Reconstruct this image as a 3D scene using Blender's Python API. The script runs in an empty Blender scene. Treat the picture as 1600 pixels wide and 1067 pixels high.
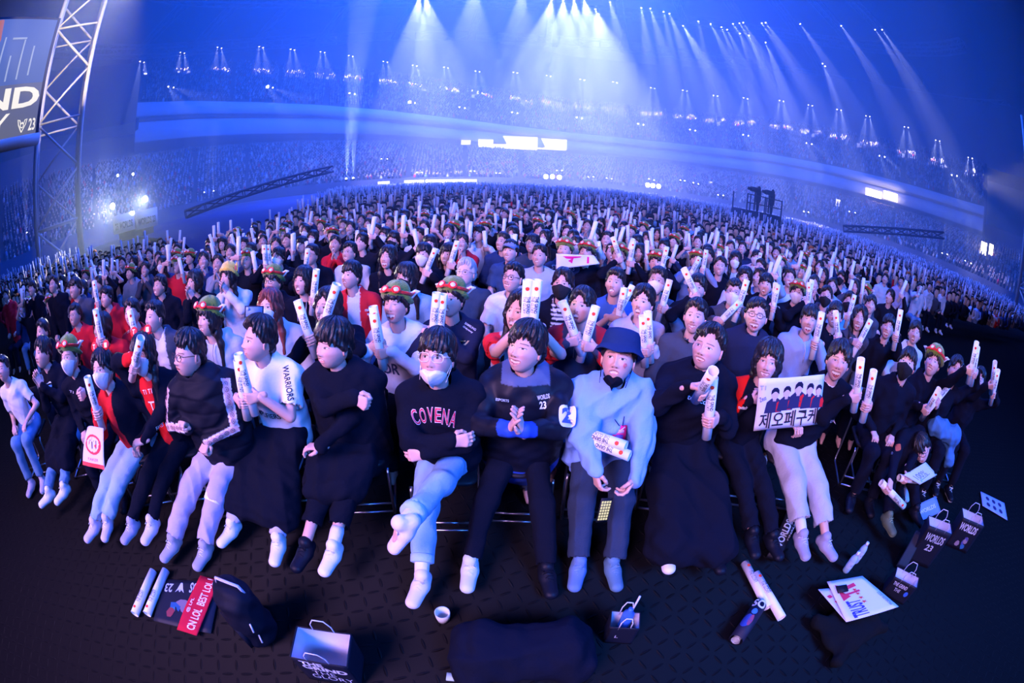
import bpy, bmesh, random, zlib
import numpy as np
from math import *
from mathutils import Vector, Matrix
from mathutils.bvhtree import BVHTree
sc = bpy.context.scene; COL = sc.collection
# ------------------------------------------------------------------ camera
CAMH, PITCH, ROLL = 2.25, 22.0, 2.0
def cam_basis():
    p, r = radians(PITCH), radians(ROLL)
    f = np.array([0, cos(p), -sin(p)]); R = np.array([1., 0, 0]); U = np.cross(R, f)
    return cos(r)*R+sin(r)*U, -sin(r)*R+cos(r)*U, f
CR, CU, CF = cam_basis()
cd = bpy.data.cameras.new('camera'); cam = bpy.data.objects.new('camera', cd); COL.objects.link(cam); sc.camera = cam
cd.type = 'PANO'; cd.panorama_type = 'FISHEYE_EQUISOLID'; cd.fisheye_lens = 15; cd.fisheye_fov = radians(200)
cd.sensor_width = 36; cd.clip_end = 1000; cd.clip_start = .05
cam.matrix_world = Matrix.Translation((0, 0, CAMH)) @ Matrix([[CR[i], CU[i], -CF[i], 0] for i in range(3)]+[[0, 0, 0, 1]])
def ray(px, py):
    u = (px-800)*.0225; v = -(py-533.5)*.0225; q = hypot(u, v) or 1e-9
    th = 2*asin(min(1, q/30)); return sin(th)*(u/q*CR+v/q*CU)+cos(th)*CF
EYE = np.array([0, 0, CAMH])
def atz(px, py, z=0.0):
    d = ray(px, py); return EYE+d*((z-CAMH)/d[2])
def aty(px, py, y):
    d = ray(px, py); return EYE+d*(y/d[1])
def atr(px, py, R):           # at horizontal distance R
    d = ray(px, py); return EYE+d*(R/hypot(d[0], d[1]))
def px_of(P):
    d = np.array(P, float)-EYE; d /= np.linalg.norm(d); x, y, z = d@CR, d@CU, d@CF
    q = hypot(x, y) or 1e-9; m = 30*sin(acos(max(-1, min(1, z)))/2)/.0225
    return 800+m*x/q, 533.5-m*y/q
# ------------------------------------------------------------------ world, exposure, big lights
sc.view_settings.view_transform = 'Standard'; sc.view_settings.look = 'None'
sc.view_settings.exposure = 0.0; sc.view_settings.gamma = 1.0; sc.view_settings.use_curve_mapping = False
W = bpy.data.worlds.new('arena_air'); sc.world = W; W.use_nodes = True
W.node_tree.nodes['Background'].inputs[0].default_value = (0.004, 0.02, 0.16, 1); W.node_tree.nodes['Background'].inputs[1].default_value = .6
sc.cycles.max_bounces = 3; sc.cycles.diffuse_bounces = 1; sc.cycles.glossy_bounces = 2; sc.cycles.volume_bounces = 0
sc.cycles.transparent_max_bounces = 6; sc.cycles.sample_clamp_indirect = 4; sc.cycles.caustics_reflective = False
def aim(o, p, t):
    o.location = p; o.rotation_euler = (Vector(t)-Vector(p)).to_track_quat('-Z', 'Y').to_euler()
def area(n, p, t, Wt, sx, sy, col, spread=180):
    l = bpy.data.lights.new(n, 'AREA'); l.shape = 'RECTANGLE'; l.energy = Wt; l.size = sx; l.size_y = sy; l.color = col; l.spread = radians(spread)
    o = bpy.data.objects.new(n, l); COL.objects.link(o); aim(o, p, t); return o
def spot(p, tgt, Wt, ang, blend=.3, r=.15, col=(.55, .6, 1)):
    l = bpy.data.lights.new('spotlight_beam', 'SPOT'); l.energy = Wt; l.spot_size = radians(ang); l.spot_blend = blend
    l.shadow_soft_size = r; l.color = col
    o = bpy.data.objects.new('spotlight_beam', l); COL.objects.link(o); aim(o, p, tgt); return o
area('stage_screen_light', (-5, -4.5, 6.5), (0, 4.2, 1.2), 640, 5, 3.2, (.86, .48, 1), 100)
area('stage_wash', (7, -6, 9), (2, 7.5, 1), 1700, 6, 4, (.04, .20, 1), 105)
area('roof_blue_wash', (0, 62, 52), (0, 62, 0), 360000, 70, 80, (0.003, .09, 1))  # added overhead fill that turns the haze and far crowd blue, not a fixture
area('centre_pale_wash', (4, 62, 50), (4, 60, 0), 30000, 34, 44, (.42, .42, 1), 110)  # extra fill added to lift the middle of the haze towards lavender
# ------------------------------------------------------------------ helpers
def nmat(name, col=(.5, .5, .5), rough=.8, metal=0, emit=None, es=1, spec=.5):
    m = bpy.data.materials.new(name); m.use_nodes = True; b = m.node_tree.nodes['Principled BSDF']
    b.inputs['Base Color'].default_value = (*col, 1); b.inputs['Roughness'].default_value = rough
    b.inputs['Metallic'].default_value = metal; b.inputs['Specular IOR Level'].default_value = spec
    if emit: b.inputs['Emission Color'].default_value = (*emit, 1); b.inputs['Emission Strength'].default_value = es
    return m
def tmat(name, rough=.85, spec=.3, bump=0, bscale=60, metal=0, sheen=0, sss=0, stretch=(1, 1, 1), glow=0):
    """colour = the mesh's own tint attribute times the object's colour, with a fine procedural grain"""
    m = nmat(name, rough=rough, spec=spec, metal=metal); nt = m.node_tree; b = nt.nodes['Principled BSDF']; L = nt.links
    at = nt.nodes.new('ShaderNodeAttribute'); at.attribute_name = 'tint'; oi = nt.nodes.new('ShaderNodeObjectInfo')
    mx = nt.nodes.new('ShaderNodeMix'); mx.data_type = 'RGBA'; mx.blend_type = 'MULTIPLY'; mx.inputs[0].default_value = 1
    L.new(at.outputs['Color'], mx.inputs[6]); L.new(oi.outputs['Color'], mx.inputs[7]); L.new(mx.outputs[2], b.inputs['Base Color'])
    if sheen: b.inputs['Sheen Weight'].default_value = sheen
    if glow: L.new(mx.outputs[2], b.inputs['Emission Color']); b.inputs['Emission Strength'].default_value = glow
    if bump:
        tc = nt.nodes.new('ShaderNodeTexCoord'); mp = nt.nodes.new('ShaderNodeMapping'); mp.inputs['Scale'].default_value = stretch
        ns = nt.nodes.new('ShaderNodeTexNoise'); ns.inputs['Scale'].default_value = bscale; ns.inputs['Detail'].default_value = 3
        bp = nt.nodes.new('ShaderNodeBump'); bp.inputs['Strength'].default_value = bump; bp.inputs['Distance'].default_value = .01
        L.new(tc.outputs['Object'], mp.inputs[0]); L.new(mp.outputs[0], ns.inputs['Vector']); L.new(ns.outputs[0], bp.inputs['Height']); L.new(bp.outputs[0], b.inputs['Normal'])
    return m
M_SKIN = tmat('skin', .5, .4, .05, 120)
M_CLOTH = tmat('woven_cloth', .95, .08, .35, 45)
M_PUFF = tmat('quilted_nylon', .68, .14, .3, 14)
M_LEATH = tmat('smooth_leather', .5, .18, .3, 20)
M_DENIM = tmat('denim', .85, .25, .3, 90)
M_HAIR = tmat('hair_strands', .38, .4, .7, 70, stretch=(1, 1, .25))
M_PLUSH = tmat('plush_fabric', .95, .1, .8, 130, sheen=.4)
M_PLAST = tmat('painted_plastic', .45, .4)
M_PAPER = tmat('printed_paper', .6, .3)
M_INK = tmat('printed_ink', .55, .3)
M_CHROME = nmat('chrome_tube', (.42, .44, .5), .3, 1)
M_LENS = tmat('lens_plastic', .15, .6)
def arr(*v): return np.array(v, float)
def mesh_obj(name, V, Fs, mat, parent=None, base=(0, 0, 0), tint=(1, 1, 1), smooth=True, mats=None, mi=None):
    """ONE mesh object from vertices and faces (arrays of equal-length faces or a list of them)"""
    V = np.asarray(V, float); base = np.asarray(base, float)
    if parent is not None: base = arr(*parent['_o']) if '_o' in parent else base
    me = bpy.data.meshes.new(name)
    if isinstance(Fs, np.ndarray): Fs = [Fs]
    Fs = [np.asarray(f) for f in Fs if len(f)]
    lv = np.concatenate([f.ravel() for f in Fs]).astype(np.int32)
    tot = np.concatenate([np.full(len(f), f.shape[1], np.int32) for f in Fs])
    me.vertices.add(len(V)); me.vertices.foreach_set('co', (V-base).astype(np.float32).ravel())
    me.loops.add(len(lv)); me.loops.foreach_set('vertex_index', lv)
    me.polygons.add(len(tot)); me.polygons.foreach_set('loop_start', np.concatenate([[0], np.cumsum(tot)[:-1]]).astype(np.int32))
    me.polygons.foreach_set('loop_total', tot)
    if smooth: me.polygons.foreach_set('use_smooth', np.ones(len(tot), bool))
    for m in (mats or [mat]): me.materials.append(m)
    if mi is not None: me.polygons.foreach_set('material_index', np.asarray(mi, np.int32))
    me.update(calc_edges=True)
    T = np.asarray(tint, float)
    if T.ndim == 1: T = np.tile(T[:3], (len(V), 1))
    a = me.attributes.new('tint', 'FLOAT_COLOR', 'POINT')
    a.data.foreach_set('color', np.hstack([T[:, :3], np.ones((len(V), 1))]).astype(np.float32).ravel())
    o = bpy.data.objects.new(name, me); COL.objects.link(o)
    o['_o'] = list(map(float, base))
    if parent is not None: o.parent = parent
    else: o.location = base
    return o
def empty(name, base):
    o = bpy.data.objects.new(name, None); COL.objects.link(o); o.location = base; o['_o'] = list(map(float, base)); o.empty_display_size = .1
    return o
def tag(o, label, cat, group=None, kind=None):
    o['label'] = label; o['category'] = cat
    if group: o['group'] = group
    if kind: o['kind'] = kind
    return o
def struct(o): o['kind'] = 'structure'; return o
class Geo:
    """collects quads/tris + tints, to be linked as one mesh"""
    def __init__(s): s.V = []; s.Q = []; s.T = []; s.C = []; s.n = 0
    def add(s, V, Q=None, T=None, c=(1, 1, 1)):
        V = np.asarray(V, float)
        if Q is not None and len(Q): s.Q.append(np.asarray(Q)+s.n)
        if T is not None and len(T): s.T.append(np.asarray(T)+s.n)
        c = np.asarray(c, float); s.C.append(np.tile(c[:3], (len(V), 1)) if c.ndim == 1 else c); s.V.append(V); s.n += len(V); return s
    def arrays(s):
        F = []
        if s.Q: F.append(np.vstack(s.Q))
        if s.T: F.append(np.vstack(s.T))
        return np.vstack(s.V), F, np.vstack(s.C)
    def box(s, c, d, R=None, col=(1, 1, 1)):
        c = np.asarray(c, float); d = np.asarray(d, float)/2
        P = np.array([(x, y, z) for x in (-1, 1) for y in (-1, 1) for z in (-1, 1)])*d
        if R is not None: P = P@np.asarray(R).T
        return s.add(P+c, Q=[(0, 1, 3, 2), (4, 6, 7, 5), (0, 4, 5, 1), (2, 3, 7, 6), (0, 2, 6, 4), (1, 5, 7, 3)], c=col)
    def tube(s, P, r, n=8, col=(1, 1, 1), caps=True, closed=False, ell=None):
        P = np.asarray(P, float); m = len(P); r = np.broadcast_to(np.asarray(r, float), (m,))
        d = np.gradient(P, axis=0) if not closed else np.roll(P, -1, 0)-np.roll(P, 1, 0)
        d /= np.linalg.norm(d, axis=1)[:, None]+1e-9
        u = np.cross(d[0], (0, 0, 1) if abs(d[0][2]) < .9 else (1, 0, 0)); rings = []
        for i in range(m):
            u = u-d[i]*(u@d[i]); u /= np.linalg.norm(u)+1e-9; v = np.cross(d[i], u)
            a = np.arange(n)*2*pi/n; rings.append(P[i]+r[i]*(np.cos(a)[:, None]*u*(ell or 1)+np.sin(a)[:, None]*v))
        V = np.vstack(rings); Q = []; I = np.arange(n); J = (I+1) % n
        for i in range(m if closed else m-1):
            k = ((i+1) % m)*n; Q.append(np.stack([i*n+I, i*n+J, k+J, k+I], 1))
        T = []
        if caps and not closed:
            V = np.vstack([V, P[0], P[-1]]); b = m*n
            T = np.vstack([np.stack([I*0+b, J, I], 1), np.stack([I*0+b+1, (m-1)*n+I, (m-1)*n+J], 1)])
        return s.add(V, np.vstack(Q), T if len(T) else None, col)
    def lathe(s, prof, n=16, c=(0, 0, 0), R=None, col=(1, 1, 1)):
        prof = np.asarray(prof, float); a = np.arange(n)*2*pi/n; m = len(prof)
        V = np.stack([prof[:, None, 0]*np.cos(a), prof[:, None, 0]*np.sin(a), np.broadcast_to(prof[:, None, 1], (m, n))], -1).reshape(-1, 3)
        if R is not None: V = V@np.asarray(R).T
        I = np.arange(n); J = (I+1) % n
        Q = np.vstack([np.stack([i*n+I, i*n+J, (i+1)*n+J, (i+1)*n+I], 1) for i in range(m-1)])
        return s.add(V+np.asarray(c, float), Q, c=col)
    def obj(s, name, mat, parent=None, base=(0, 0, 0), smooth=True, **k):
        V, F, C = s.arrays(); return mesh_obj(name, V, F, mat, parent, base, C, smooth, **k)
ORDW = 'first second third fourth fifth sixth seventh eighth ninth tenth eleventh twelfth thirteenth fourteenth fifteenth sixteenth seventeenth eighteenth nineteenth'.split()
def ordw(n):
    if n < 20: return ORDW[n-1]
    t, u = divmod(n, 10); return ['twentieth', 'thirtieth', 'fortieth', 'fiftieth', 'sixtieth'][t-2] if u == 0 else ['twenty', 'thirty', 'forty', 'fifty', 'sixty'][t-2]+'-'+ORDW[u-1]
def nrm(v): v = np.asarray(v, float); return v/(np.linalg.norm(v)+1e-12)
def rz(a): c, s = cos(a), sin(a); return np.array([[c, -s, 0], [s, c, 0], [0, 0, 1.]])
def rx(a): c, s = cos(a), sin(a); return np.array([[1., 0, 0], [0, c, -s], [0, s, c]])
def ry(a): c, s = cos(a), sin(a); return np.array([[c, 0, s], [0, 1., 0], [-s, 0, c]])
def head_rot(yaw, pitch, roll=0): return rz(-radians(yaw))@rx(-radians(pitch))@ry(radians(roll))
def sstep(x): x = np.clip(x, 0, 1); return x*x*(3-2*x)
# ------------------------------------------------------------------ smooth-union surfaces (continuous bodies and clothes)
class Sdf:
    def __init__(s): s.P = []
    def cap(s, a, b, ra, rb, sc=(1, 1, 1), R=None, k=.03): s.P.append((arr(*a), arr(*b), ra, rb, arr(*sc), R, k, 1)); return s
    def cut(s, a, b, ra, rb, sc=(1, 1, 1), R=None, k=.01): s.P.append((arr(*a), arr(*b), ra, rb, arr(*sc), R, k, -1)); return s
    def mesh(s, h, folds=0, seed=0):
        lo = np.min([np.minimum(p[0], p[1])-max(p[2], p[3])*p[4].max() for p in s.P if p[7] > 0], 0)-2.5*h
        hi = np.max([np.maximum(p[0], p[1])+max(p[2], p[3])*p[4].max() for p in s.P if p[7] > 0], 0)+2.5*h
        n = np.ceil((hi-lo)/h).astype(int)+1; D = np.full(n, 1., np.float32)
        ax = [lo[i]+h*np.arange(n[i]) for i in range(3)]
        for a, b, ra, rb, sc_, R, k, sg in s.P:
            m = max(ra, rb)*sc_.max()+k+2*h
            i0 = np.maximum(0, ((np.minimum(a, b)-m-lo)/h).astype(int)); i1 = np.minimum(n, ((np.maximum(a, b)+m-lo)/h).astype(int)+2)
            if (i1 <= i0).any(): continue
            sl = tuple(slice(i0[j], i1[j]) for j in range(3))
            X = np.stack(np.meshgrid(*[ax[j][sl[j]] for j in range(3)], indexing='ij'), -1)-a
            d = b-a
            if R is not None: X = X@R; d = d@R
            X = X/sc_; d = d/sc_; dd = d@d
            t = np.clip(X@d/dd, 0, 1) if dd > 1e-9 else np.zeros(X.shape[:-1])
            q = (np.linalg.norm(X-t[..., None]*d, axis=-1)-(ra+(rb-ra)*t))*sc_.min()**.5
            c = D[sl]
            if sg > 0:
                hh = np.clip(.5+.5*(c-q)/k, 0, 1); D[sl] = c+(q-c)*hh-k*hh*(1-hh)
            else: D[sl] = np.maximum(c, -q)
        return nets(D, lo, h, folds, seed)
CE = [(0, 1), (2, 3), (4, 5), (6, 7), (0, 2), (1, 3), (4, 6), (5, 7), (0, 4), (1, 5), (2, 6), (3, 7)]
CO = np.array([(x, y, z) for x in (0, 1) for y in (0, 1) for z in (0, 1)])
def nets(D, lo, h, folds=0, seed=0):
    nx, ny, nz = D.shape; ins = D < 0
    cnt = np.zeros((nx-1, ny-1, nz-1), np.int8)
    for c in CO: cnt += ins[c[0]:nx-1+c[0], c[1]:ny-1+c[1], c[2]:nz-1+c[2]]
    cells = np.argwhere((cnt > 0) & (cnt < 8)); idx = np.full(cnt.shape, -1, np.int64); idx[tuple(cells.T)] = np.arange(len(cells))
    cv = np.stack([D[cells[:, 0]+c[0], cells[:, 1]+c[1], cells[:, 2]+c[2]] for c in CO], 1)
    S = np.zeros((len(cells), 3)); N = np.zeros(len(cells))
    for i, j in CE:
        a, b = cv[:, i], cv[:, j]; m = (a < 0) != (b < 0); t = np.where(m, a/np.where(m, a-b, 1), 0)
        S += np.where(m[:, None], CO[i]+(CO[j]-CO[i])*t[:, None], 0); N += m
    V = lo+h*(cells+S/N[:, None]); Q = []
    for axis in range(3):
        o1, o2 = [(1, 2), (2, 0), (0, 1)][axis]
        A = np.take(ins, range(D.shape[axis]-1), axis); B = np.take(ins, range(1, D.shape[axis]), axis)
        E = np.argwhere(A != B); E = E[(E[:, o1] > 0) & (E[:, o2] > 0) & (E[:, o1] < D.shape[o1]-1) & (E[:, o2] < D.shape[o2]-1)]
        f = A[tuple(E.T)]; u = np.zeros(3, int); u[o1] = 1; v = np.zeros(3, int); v[o2] = 1
        q = np.stack([idx[tuple((E-u-v).T)], idx[tuple((E-v).T)], idx[tuple(E.T)], idx[tuple((E-u).T)]], 1)
        Q.append(np.where(f[:, None], q, q[:, ::-1]))
    Q = np.vstack(Q); Q = Q[(Q >= 0).all(1)]
    if folds: V = V+vnormals(V, Q)*(folds*wrinkle(V, seed))[:, None]
    return V, Q
def vnormals(V, Q):
    n = np.cross(V[Q[:, 2]]-V[Q[:, 0]], V[Q[:, 3]]-V[Q[:, 1]]); N = np.zeros_like(V)
    for i in range(4): np.add.at(N, Q[:, i], n)
    return N/(np.linalg.norm(N, axis=1)[:, None]+1e-12)
def wrinkle(V, seed=0):
    r = np.random.RandomState(seed); o = np.zeros(len(V))
    for i in range(7):
        d = r.randn(3); d /= np.linalg.norm(d); f = 18+10*i; w = r.randn(3)*9
        o += np.sin(V@d*f+1.6*np.sin(V@w+i)+r.rand()*6)/(1+.45*i)
    d = r.randn(3); d /= np.linalg.norm(d); e = r.randn(3); rid = 1-2*np.abs(np.sin(V@d*21+1.2*np.sin(V@e*8)))
    return np.clip(o*.45+.5*rid, -1.5, 1.5)
def ik(S, Wt, l1, l2, pole):
    d = Wt-S; L = np.linalg.norm(d); L2 = min(L, (l1+l2)*.995); Wt = S+d/L*L2; dn = d/L
    a = (l1*l1-l2*l2+L2*L2)/(2*L2); h = sqrt(max(0, l1*l1-a*a)); p = pole-dn*(pole@dn); return S+dn*a+nrm(p)*h, Wt
# ------------------------------------------------------------------ heads
def head_grid(nu, nv):
    u = np.arange(nu)*2*pi/nu-pi; a = u-.5*np.sin(u)
    s = np.linspace(-1, 1, nv); e = pi/2*(s-.16*np.sin(pi*s)*(1)+.0)
    e[0], e[-1] = -pi/2+.02, pi/2-.02
    A, E = np.meshgrid(a, e); I = np.arange(nu); J = (I+1) % nu
    Q = np.vstack([np.stack([i*nu+I, i*nu+J, (i+1)*nu+J, (i+1)*nu+I], 1) for i in range(nv-1)])
    b = nu*nv; T = np.vstack([np.stack([I*0+b, J, I], 1), np.stack([I*0+b+1, (nv-1)*nu+I, (nv-1)*nu+J], 1)])
    return A.ravel(), E.ravel(), Q, T
def base_head(A, E, wide=1.0):
    x = .074*wide*np.sin(A)*np.cos(E); y = -.094*np.cos(A)*np.cos(E); z = .118*np.sin(E)
    fr = sstep(-y/.05); t = np.clip((-z-.005)/.113, 0, 1)
    x = x*(1+.07*np.exp(-((z+.02)/.04)**2)); x *= 1-.12*t**2.2
    r = np.sqrt((x/.074)**2+(z/.118)**2); y = np.where(y < 0, y-(.022*t+.004)*np.sqrt(np.clip(1-r*r*.85, 0, 1)), y*(1-.35*t**1.3))
    y = np.where(y > 0, y+.006*np.exp(-((z-.03)/.05)**2), y)
    return x, y, z, fr
def gs(x, z, cx, cz, sx, sz): return np.exp(-((x-cx)/sx)**2-((z-cz)/sz)**2)
def face(A, E, mouth=0., smile=0., squint=0., gx=0., gz=.0, wide=1.0, skin=(.62, .42, .34), rouge=0):
    x, y, z, fr = base_head(A, E, wide); X = x/wide
    dz = -.014*mouth*fr*np.clip((-z-.055)/.05, 0, 1)
    d = .009*gs(X, z, 0, .0, .009, .026)+.016*gs(X, z, 0, -.030, .012, .013)+.007*(gs(X, z, .015, -.035, .008, .008)+gs(X, z, -.015, -.035, .008, .008))
    for s in (-1, 1):
        d += -.0055*gs(X, z, s*.031, .010, .018, .012)+.0045*gs(X, z, s*.031, .005, .014, .008)+.0025*gs(X, z, s*.03, .030, .024, .008)
        d += (.004+.005*smile)*gs(X, z, s*.042, -.026, .02, .018)
    cz = -.064-.006*mouth; hw = .021+.010*smile-.003*mouth*(1-smile); h0 = .0030+.019*mouth
    mz = z-cz-smile*np.abs(X)**1.5*1.3; hh = np.where(mz > 0, .0028+h0*(.75-.45*smile), h0*(1+.15*smile))
    el = (X/hw)**2+(mz/hh)**2; rim = (X/(hw+.006))**2+(mz/(hh+.007))**2
    d += .0035*np.exp(-np.abs(np.sqrt(rim)-1)*5)+.004*gs(X, z, 0, -.105, .022, .012)
    op = sstep((1.05-el)*3) if mouth > .12 else 0*x
    d = d-.013*op; y2 = y-fr*d; z2 = z+dz
    C = np.tile(arr(*skin), (len(x), 1)); m = fr > .5
    def mix(mask, c, f=1.):
        mk = (np.clip(mask, 0, 1)*m*f)[:, None]; C[:] = C*(1-mk)+arr(*c)*mk
    mix(gs(X, z, .04, -.03, .02, .018)+gs(X, z, -.04, -.03, .02, .018), (skin[0]*1.02, skin[1]*.72, skin[2]*.74), .5)
    mix(sstep((1.10-rim)*5), (.50, .21, .20), .75)
    if mouth > .12:
        mix(sstep((1.05-el)*5), (.06, .008, .012)); tz = (mz > -.0045-.002*smile) & (el < .92); mix(tz*1., (.78, .75, .72))
        mix(((mz < -.45*h0) & (el < .75))*1., (.40, .08, .09), .8)
    else: mix((np.abs(mz) < .0022)*(np.abs(X) < hw)*1., (.16, .05, .05))
    for s in (-1, 1):
        ex = (X-s*.031); ez = z-.005; eh = .0052*(1-.70*squint)
        eye = (ex/.0155)**2+(ez/eh)**2; mix(((ex/.0175)**2+((ez-.001)/(eh+.0025))**2 < 1)*(ez > -.002)*1., (.08, .04, .04), .8)
        mix((eye < 1)*1., (.60, .57, .60)); mix(((ex-gx)**2+(ez-gz)**2 < .0066**2)*(eye < 1.0)*1., (.018, .01, .008))
        mix((np.abs(ez-.0205-.003*(1-(ex/.021)**2)+s*ex*.06) < .0026)*(np.abs(ex-s*.001) < .019)*1., (.07, .045, .04), .85)
        mix(gs(X, z, s*.010, -.041, .0045, .003)*1.4, (.12, .05, .045))
    return np.stack([x, y2, z2], 1), C
def region(A, E, fn, th, jag=0, seed=0, wide=1.0, under=-.012, soft=.012, lift=None):
    """a shell over the head: out by th where fn(a,z,e) > 0, sunk into the skull elsewhere"""
    x, y, z, fr = base_head(A, E, wide); V = np.stack([x, y, z], 1)
    n = np.stack([x/.074**2, y/.094**2, z/.118**2], 1); n /= np.linalg.norm(n, axis=1)[:, None]+1e-9
    m = sstep(fn(A, z, E)/soft); t = th(A, z, E) if callable(th) else th
    return V+n*(under+(t-under)*m)[:, None], m
HL = {'short': ([0, 35, 55, 70, 84, 100, 125, 180], [.062, .066, .058, .022, -.004, .006, -.055, -.062]),
      'crew': ([0, 35, 55, 70, 84, 100, 125, 180], [.066, .068, .060, .035, .014, .012, -.045, -.055]),
      'fringe': ([0, 35, 52, 66, 84, 100, 125, 180], [.030, .034, .030, .010, -.016, .000, -.062, -.07]),
      'part': ([0, 12, 35, 55, 68, 84, 100, 125, 180], [.060, .056, .034, .020, .004, -.018, -.010, -.07, -.075]),
      'bob': ([0, 38, 50, 62, 90, 180], [.026, .028, -.02, -.085, -.1, -.1]),
      'long': ([0, 8, 30, 46, 60, 90, 180], [.068, .06, .038, -.01, -.07, -.11, -.11]),
      'longfringe': ([0, 35, 46, 60, 90, 180], [.028, .03, -.01, -.07, -.11, -.11])}
def hair_shell(A, E, style, seed=0, vol=1.0, wide=1.0, asym=0):
    aa, zz = HL[style]; r = np.random.RandomState(seed); ph = r.rand(6)*6
    def fn(a, z, e):
        d = np.abs(np.degrees(a+asym*.12*np.cos(a))); zl = np.interp(d, aa, zz)
        jag = .011*np.abs(np.sin(a*9+ph[0]))**.6*np.sign(np.sin(a*4.5+ph[0]/2)+.3)+.006*np.sin(a*21+ph[1])+.010*np.sin(a*2.5+ph[5]); return z-zl-jag*(d < 60)
    def th(a, z, e):
        top = sstep((z-.02)/.09); s = (.013+.020*top)*vol
        s = s+.0062*vol*(np.sin(a*17+z*60+ph[2])*.5+np.sin(a*29-z*35+ph[3])*.5)*np.cos(e)**.5+.004*np.sin(z*90+a*6+ph[4])*vol*(1-top)
        if style in ('bob', 'long', 'longfringe'): s = s+.010*sstep((np.abs(a)-.9)/.4)
        return s+.004*(np.abs(a) < .9)
    return region(A, E, fn, th, wide=wide, soft=.010)
# ------------------------------------------------------------------ hands: palm, four unequal curled fingers, thumb from the palm's side
def hand_sdf(kind, mir=1, r=.031):
    """frame: wrist at 0, fingers towards +Y, back of the hand +Z, thumb on +X*mir"""
    S = Sdf(); w = (1, 1, .55)
    S.cap((0, -.03, 0), (0, .02, -.002), .026, .030, (1, 1, .75), k=.015)
    for x, l in ((-.028, .078), (-.009, .086), (.011, .086), (.030, .082)):
        S.cap((x*.55*mir, .02, -.002), (x*mir, l, -.002), .017, .0125, (1, 1, .8), k=.012)
    fl = {-.030: .82, -.010: .98, .011: 1.04, .031: .95}
    for i, (x, f) in enumerate(fl.items()):
        y0 = .082 if i else .074
        if kind in ('grip', 'fist'):
            rr = (r if kind == 'grip' else .012)+.0085; cy, cz = y0-.012, -.004-rr
            pts = [(x*mir, cy+rr*sin(t), cz+rr*cos(t)) for t in np.radians([12, 62, 112, 165 if kind == 'grip' else 190, (205 if kind == 'grip' else 250)*f**.3])]
        elif kind == 'flat':
            pts = [(x*mir*1.0, y0, -.003), (x*mir*1.12, y0+.032*f, -.007), (x*mir*1.18, y0+.058*f, -.014), (x*mir*1.2, y0+.080*f, -.024)]
        else:
            pts = [(x*mir, y0, -.003), (x*mir*1.05, y0+.028*f, -.016), (x*mir*1.03, y0+.040*f, -.040), (x*mir, y0+.036*f, -.060)]
        for j in range(len(pts)-1): S.cap(pts[j], pts[j+1], .0098-.0008*j, .0092-.0008*j, k=.004)
    if kind in ('grip', 'fist'):
        q = .02 if kind == 'grip' else .0; pts = [(.020, .012, -.008), (.046, .036, -.022-q*.5), (.042, .062, -.040-q), (.026, .080, -.050-q)]
    elif kind == 'flat': pts = [(.020, .012, -.008), (.048, .035, -.012), (.058, .062, -.014), (.060, .084, -.014)]
    else: pts = [(.020, .012, -.008), (.046, .034, -.020), (.046, .060, -.034), (.036, .078, -.044)]
    for j in range(3): S.cap(arr(*pts[j])*(mir, 1, 1), arr(*pts[j+1])*(mir, 1, 1), .0145-.002*j, .0125-.002*j, k=.006)
    return S
_hc = {}
def hand_mesh(kind, mir, h):
    key = (kind, mir, h)
    if key not in _hc: _hc[key] = hand_sdf(kind, mir).mesh(h)
    return _hc[key]
# ------------------------------------------------------------------ lettering
_tc = {}
def text_mesh(s, offset=0.0, shear=0.0):
    key = (s, offset, shear)
    if key in _tc: return _tc[key]
    cu = bpy.data.curves.new('t', 'FONT'); cu.body = s; cu.size = 1; cu.align_x = 'CENTER'; cu.align_y = 'CENTER'; cu.offset = offset; cu.shear = shear
    cu.resolution_u = 3; cu.space_line = .85
    o = bpy.data.objects.new('t', cu); COL.objects.link(o); bpy.context.view_layer.update()
    me = o.evaluated_get(bpy.context.evaluated_depsgraph_get()).to_mesh()
    V = np.zeros(len(me.vertices)*3); me.vertices.foreach_get('co', V); V = V.reshape(-1, 3)[:, :2]
    me.calc_loop_triangles(); T = np.zeros(len(me.loop_triangles)*3, int); me.loop_triangles.foreach_get('vertices', T); T = T.reshape(-1, 3)
    bpy.data.objects.remove(o); bpy.data.curves.remove(cu)
    if len(V):
        lo, hi = V.min(0), V.max(0); V = (V-(lo+hi)/2); V = V/(hi-lo)          # unit box -0.5..0.5
    _tc[key] = (V, T); return V, T
def subdiv(V, T, L):
    for _ in range(4):
        e = np.sort(np.vstack([T[:, [0, 1]], T[:, [1, 2]], T[:, [2, 0]]]), 1); ln = np.linalg.norm(V[e[:, 0]]-V[e[:, 1]], axis=1).reshape(3, -1)
        if not (ln.max(0) > L).any(): break
        big = ln.max(0) > L; B = T[big]; k = ln[:, big].argmax(0)
        r = np.arange(len(B)); a, b, c = B[r, k], B[r, (k+1) % 3], B[r, (k+2) % 3]; m = len(V)+r
        V = np.vstack([V, (V[a]+V[b])/2]); T = np.vstack([T[~big], np.stack([a, m, c], 1), np.stack([m, b, c], 1)])
    return V, T
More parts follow.
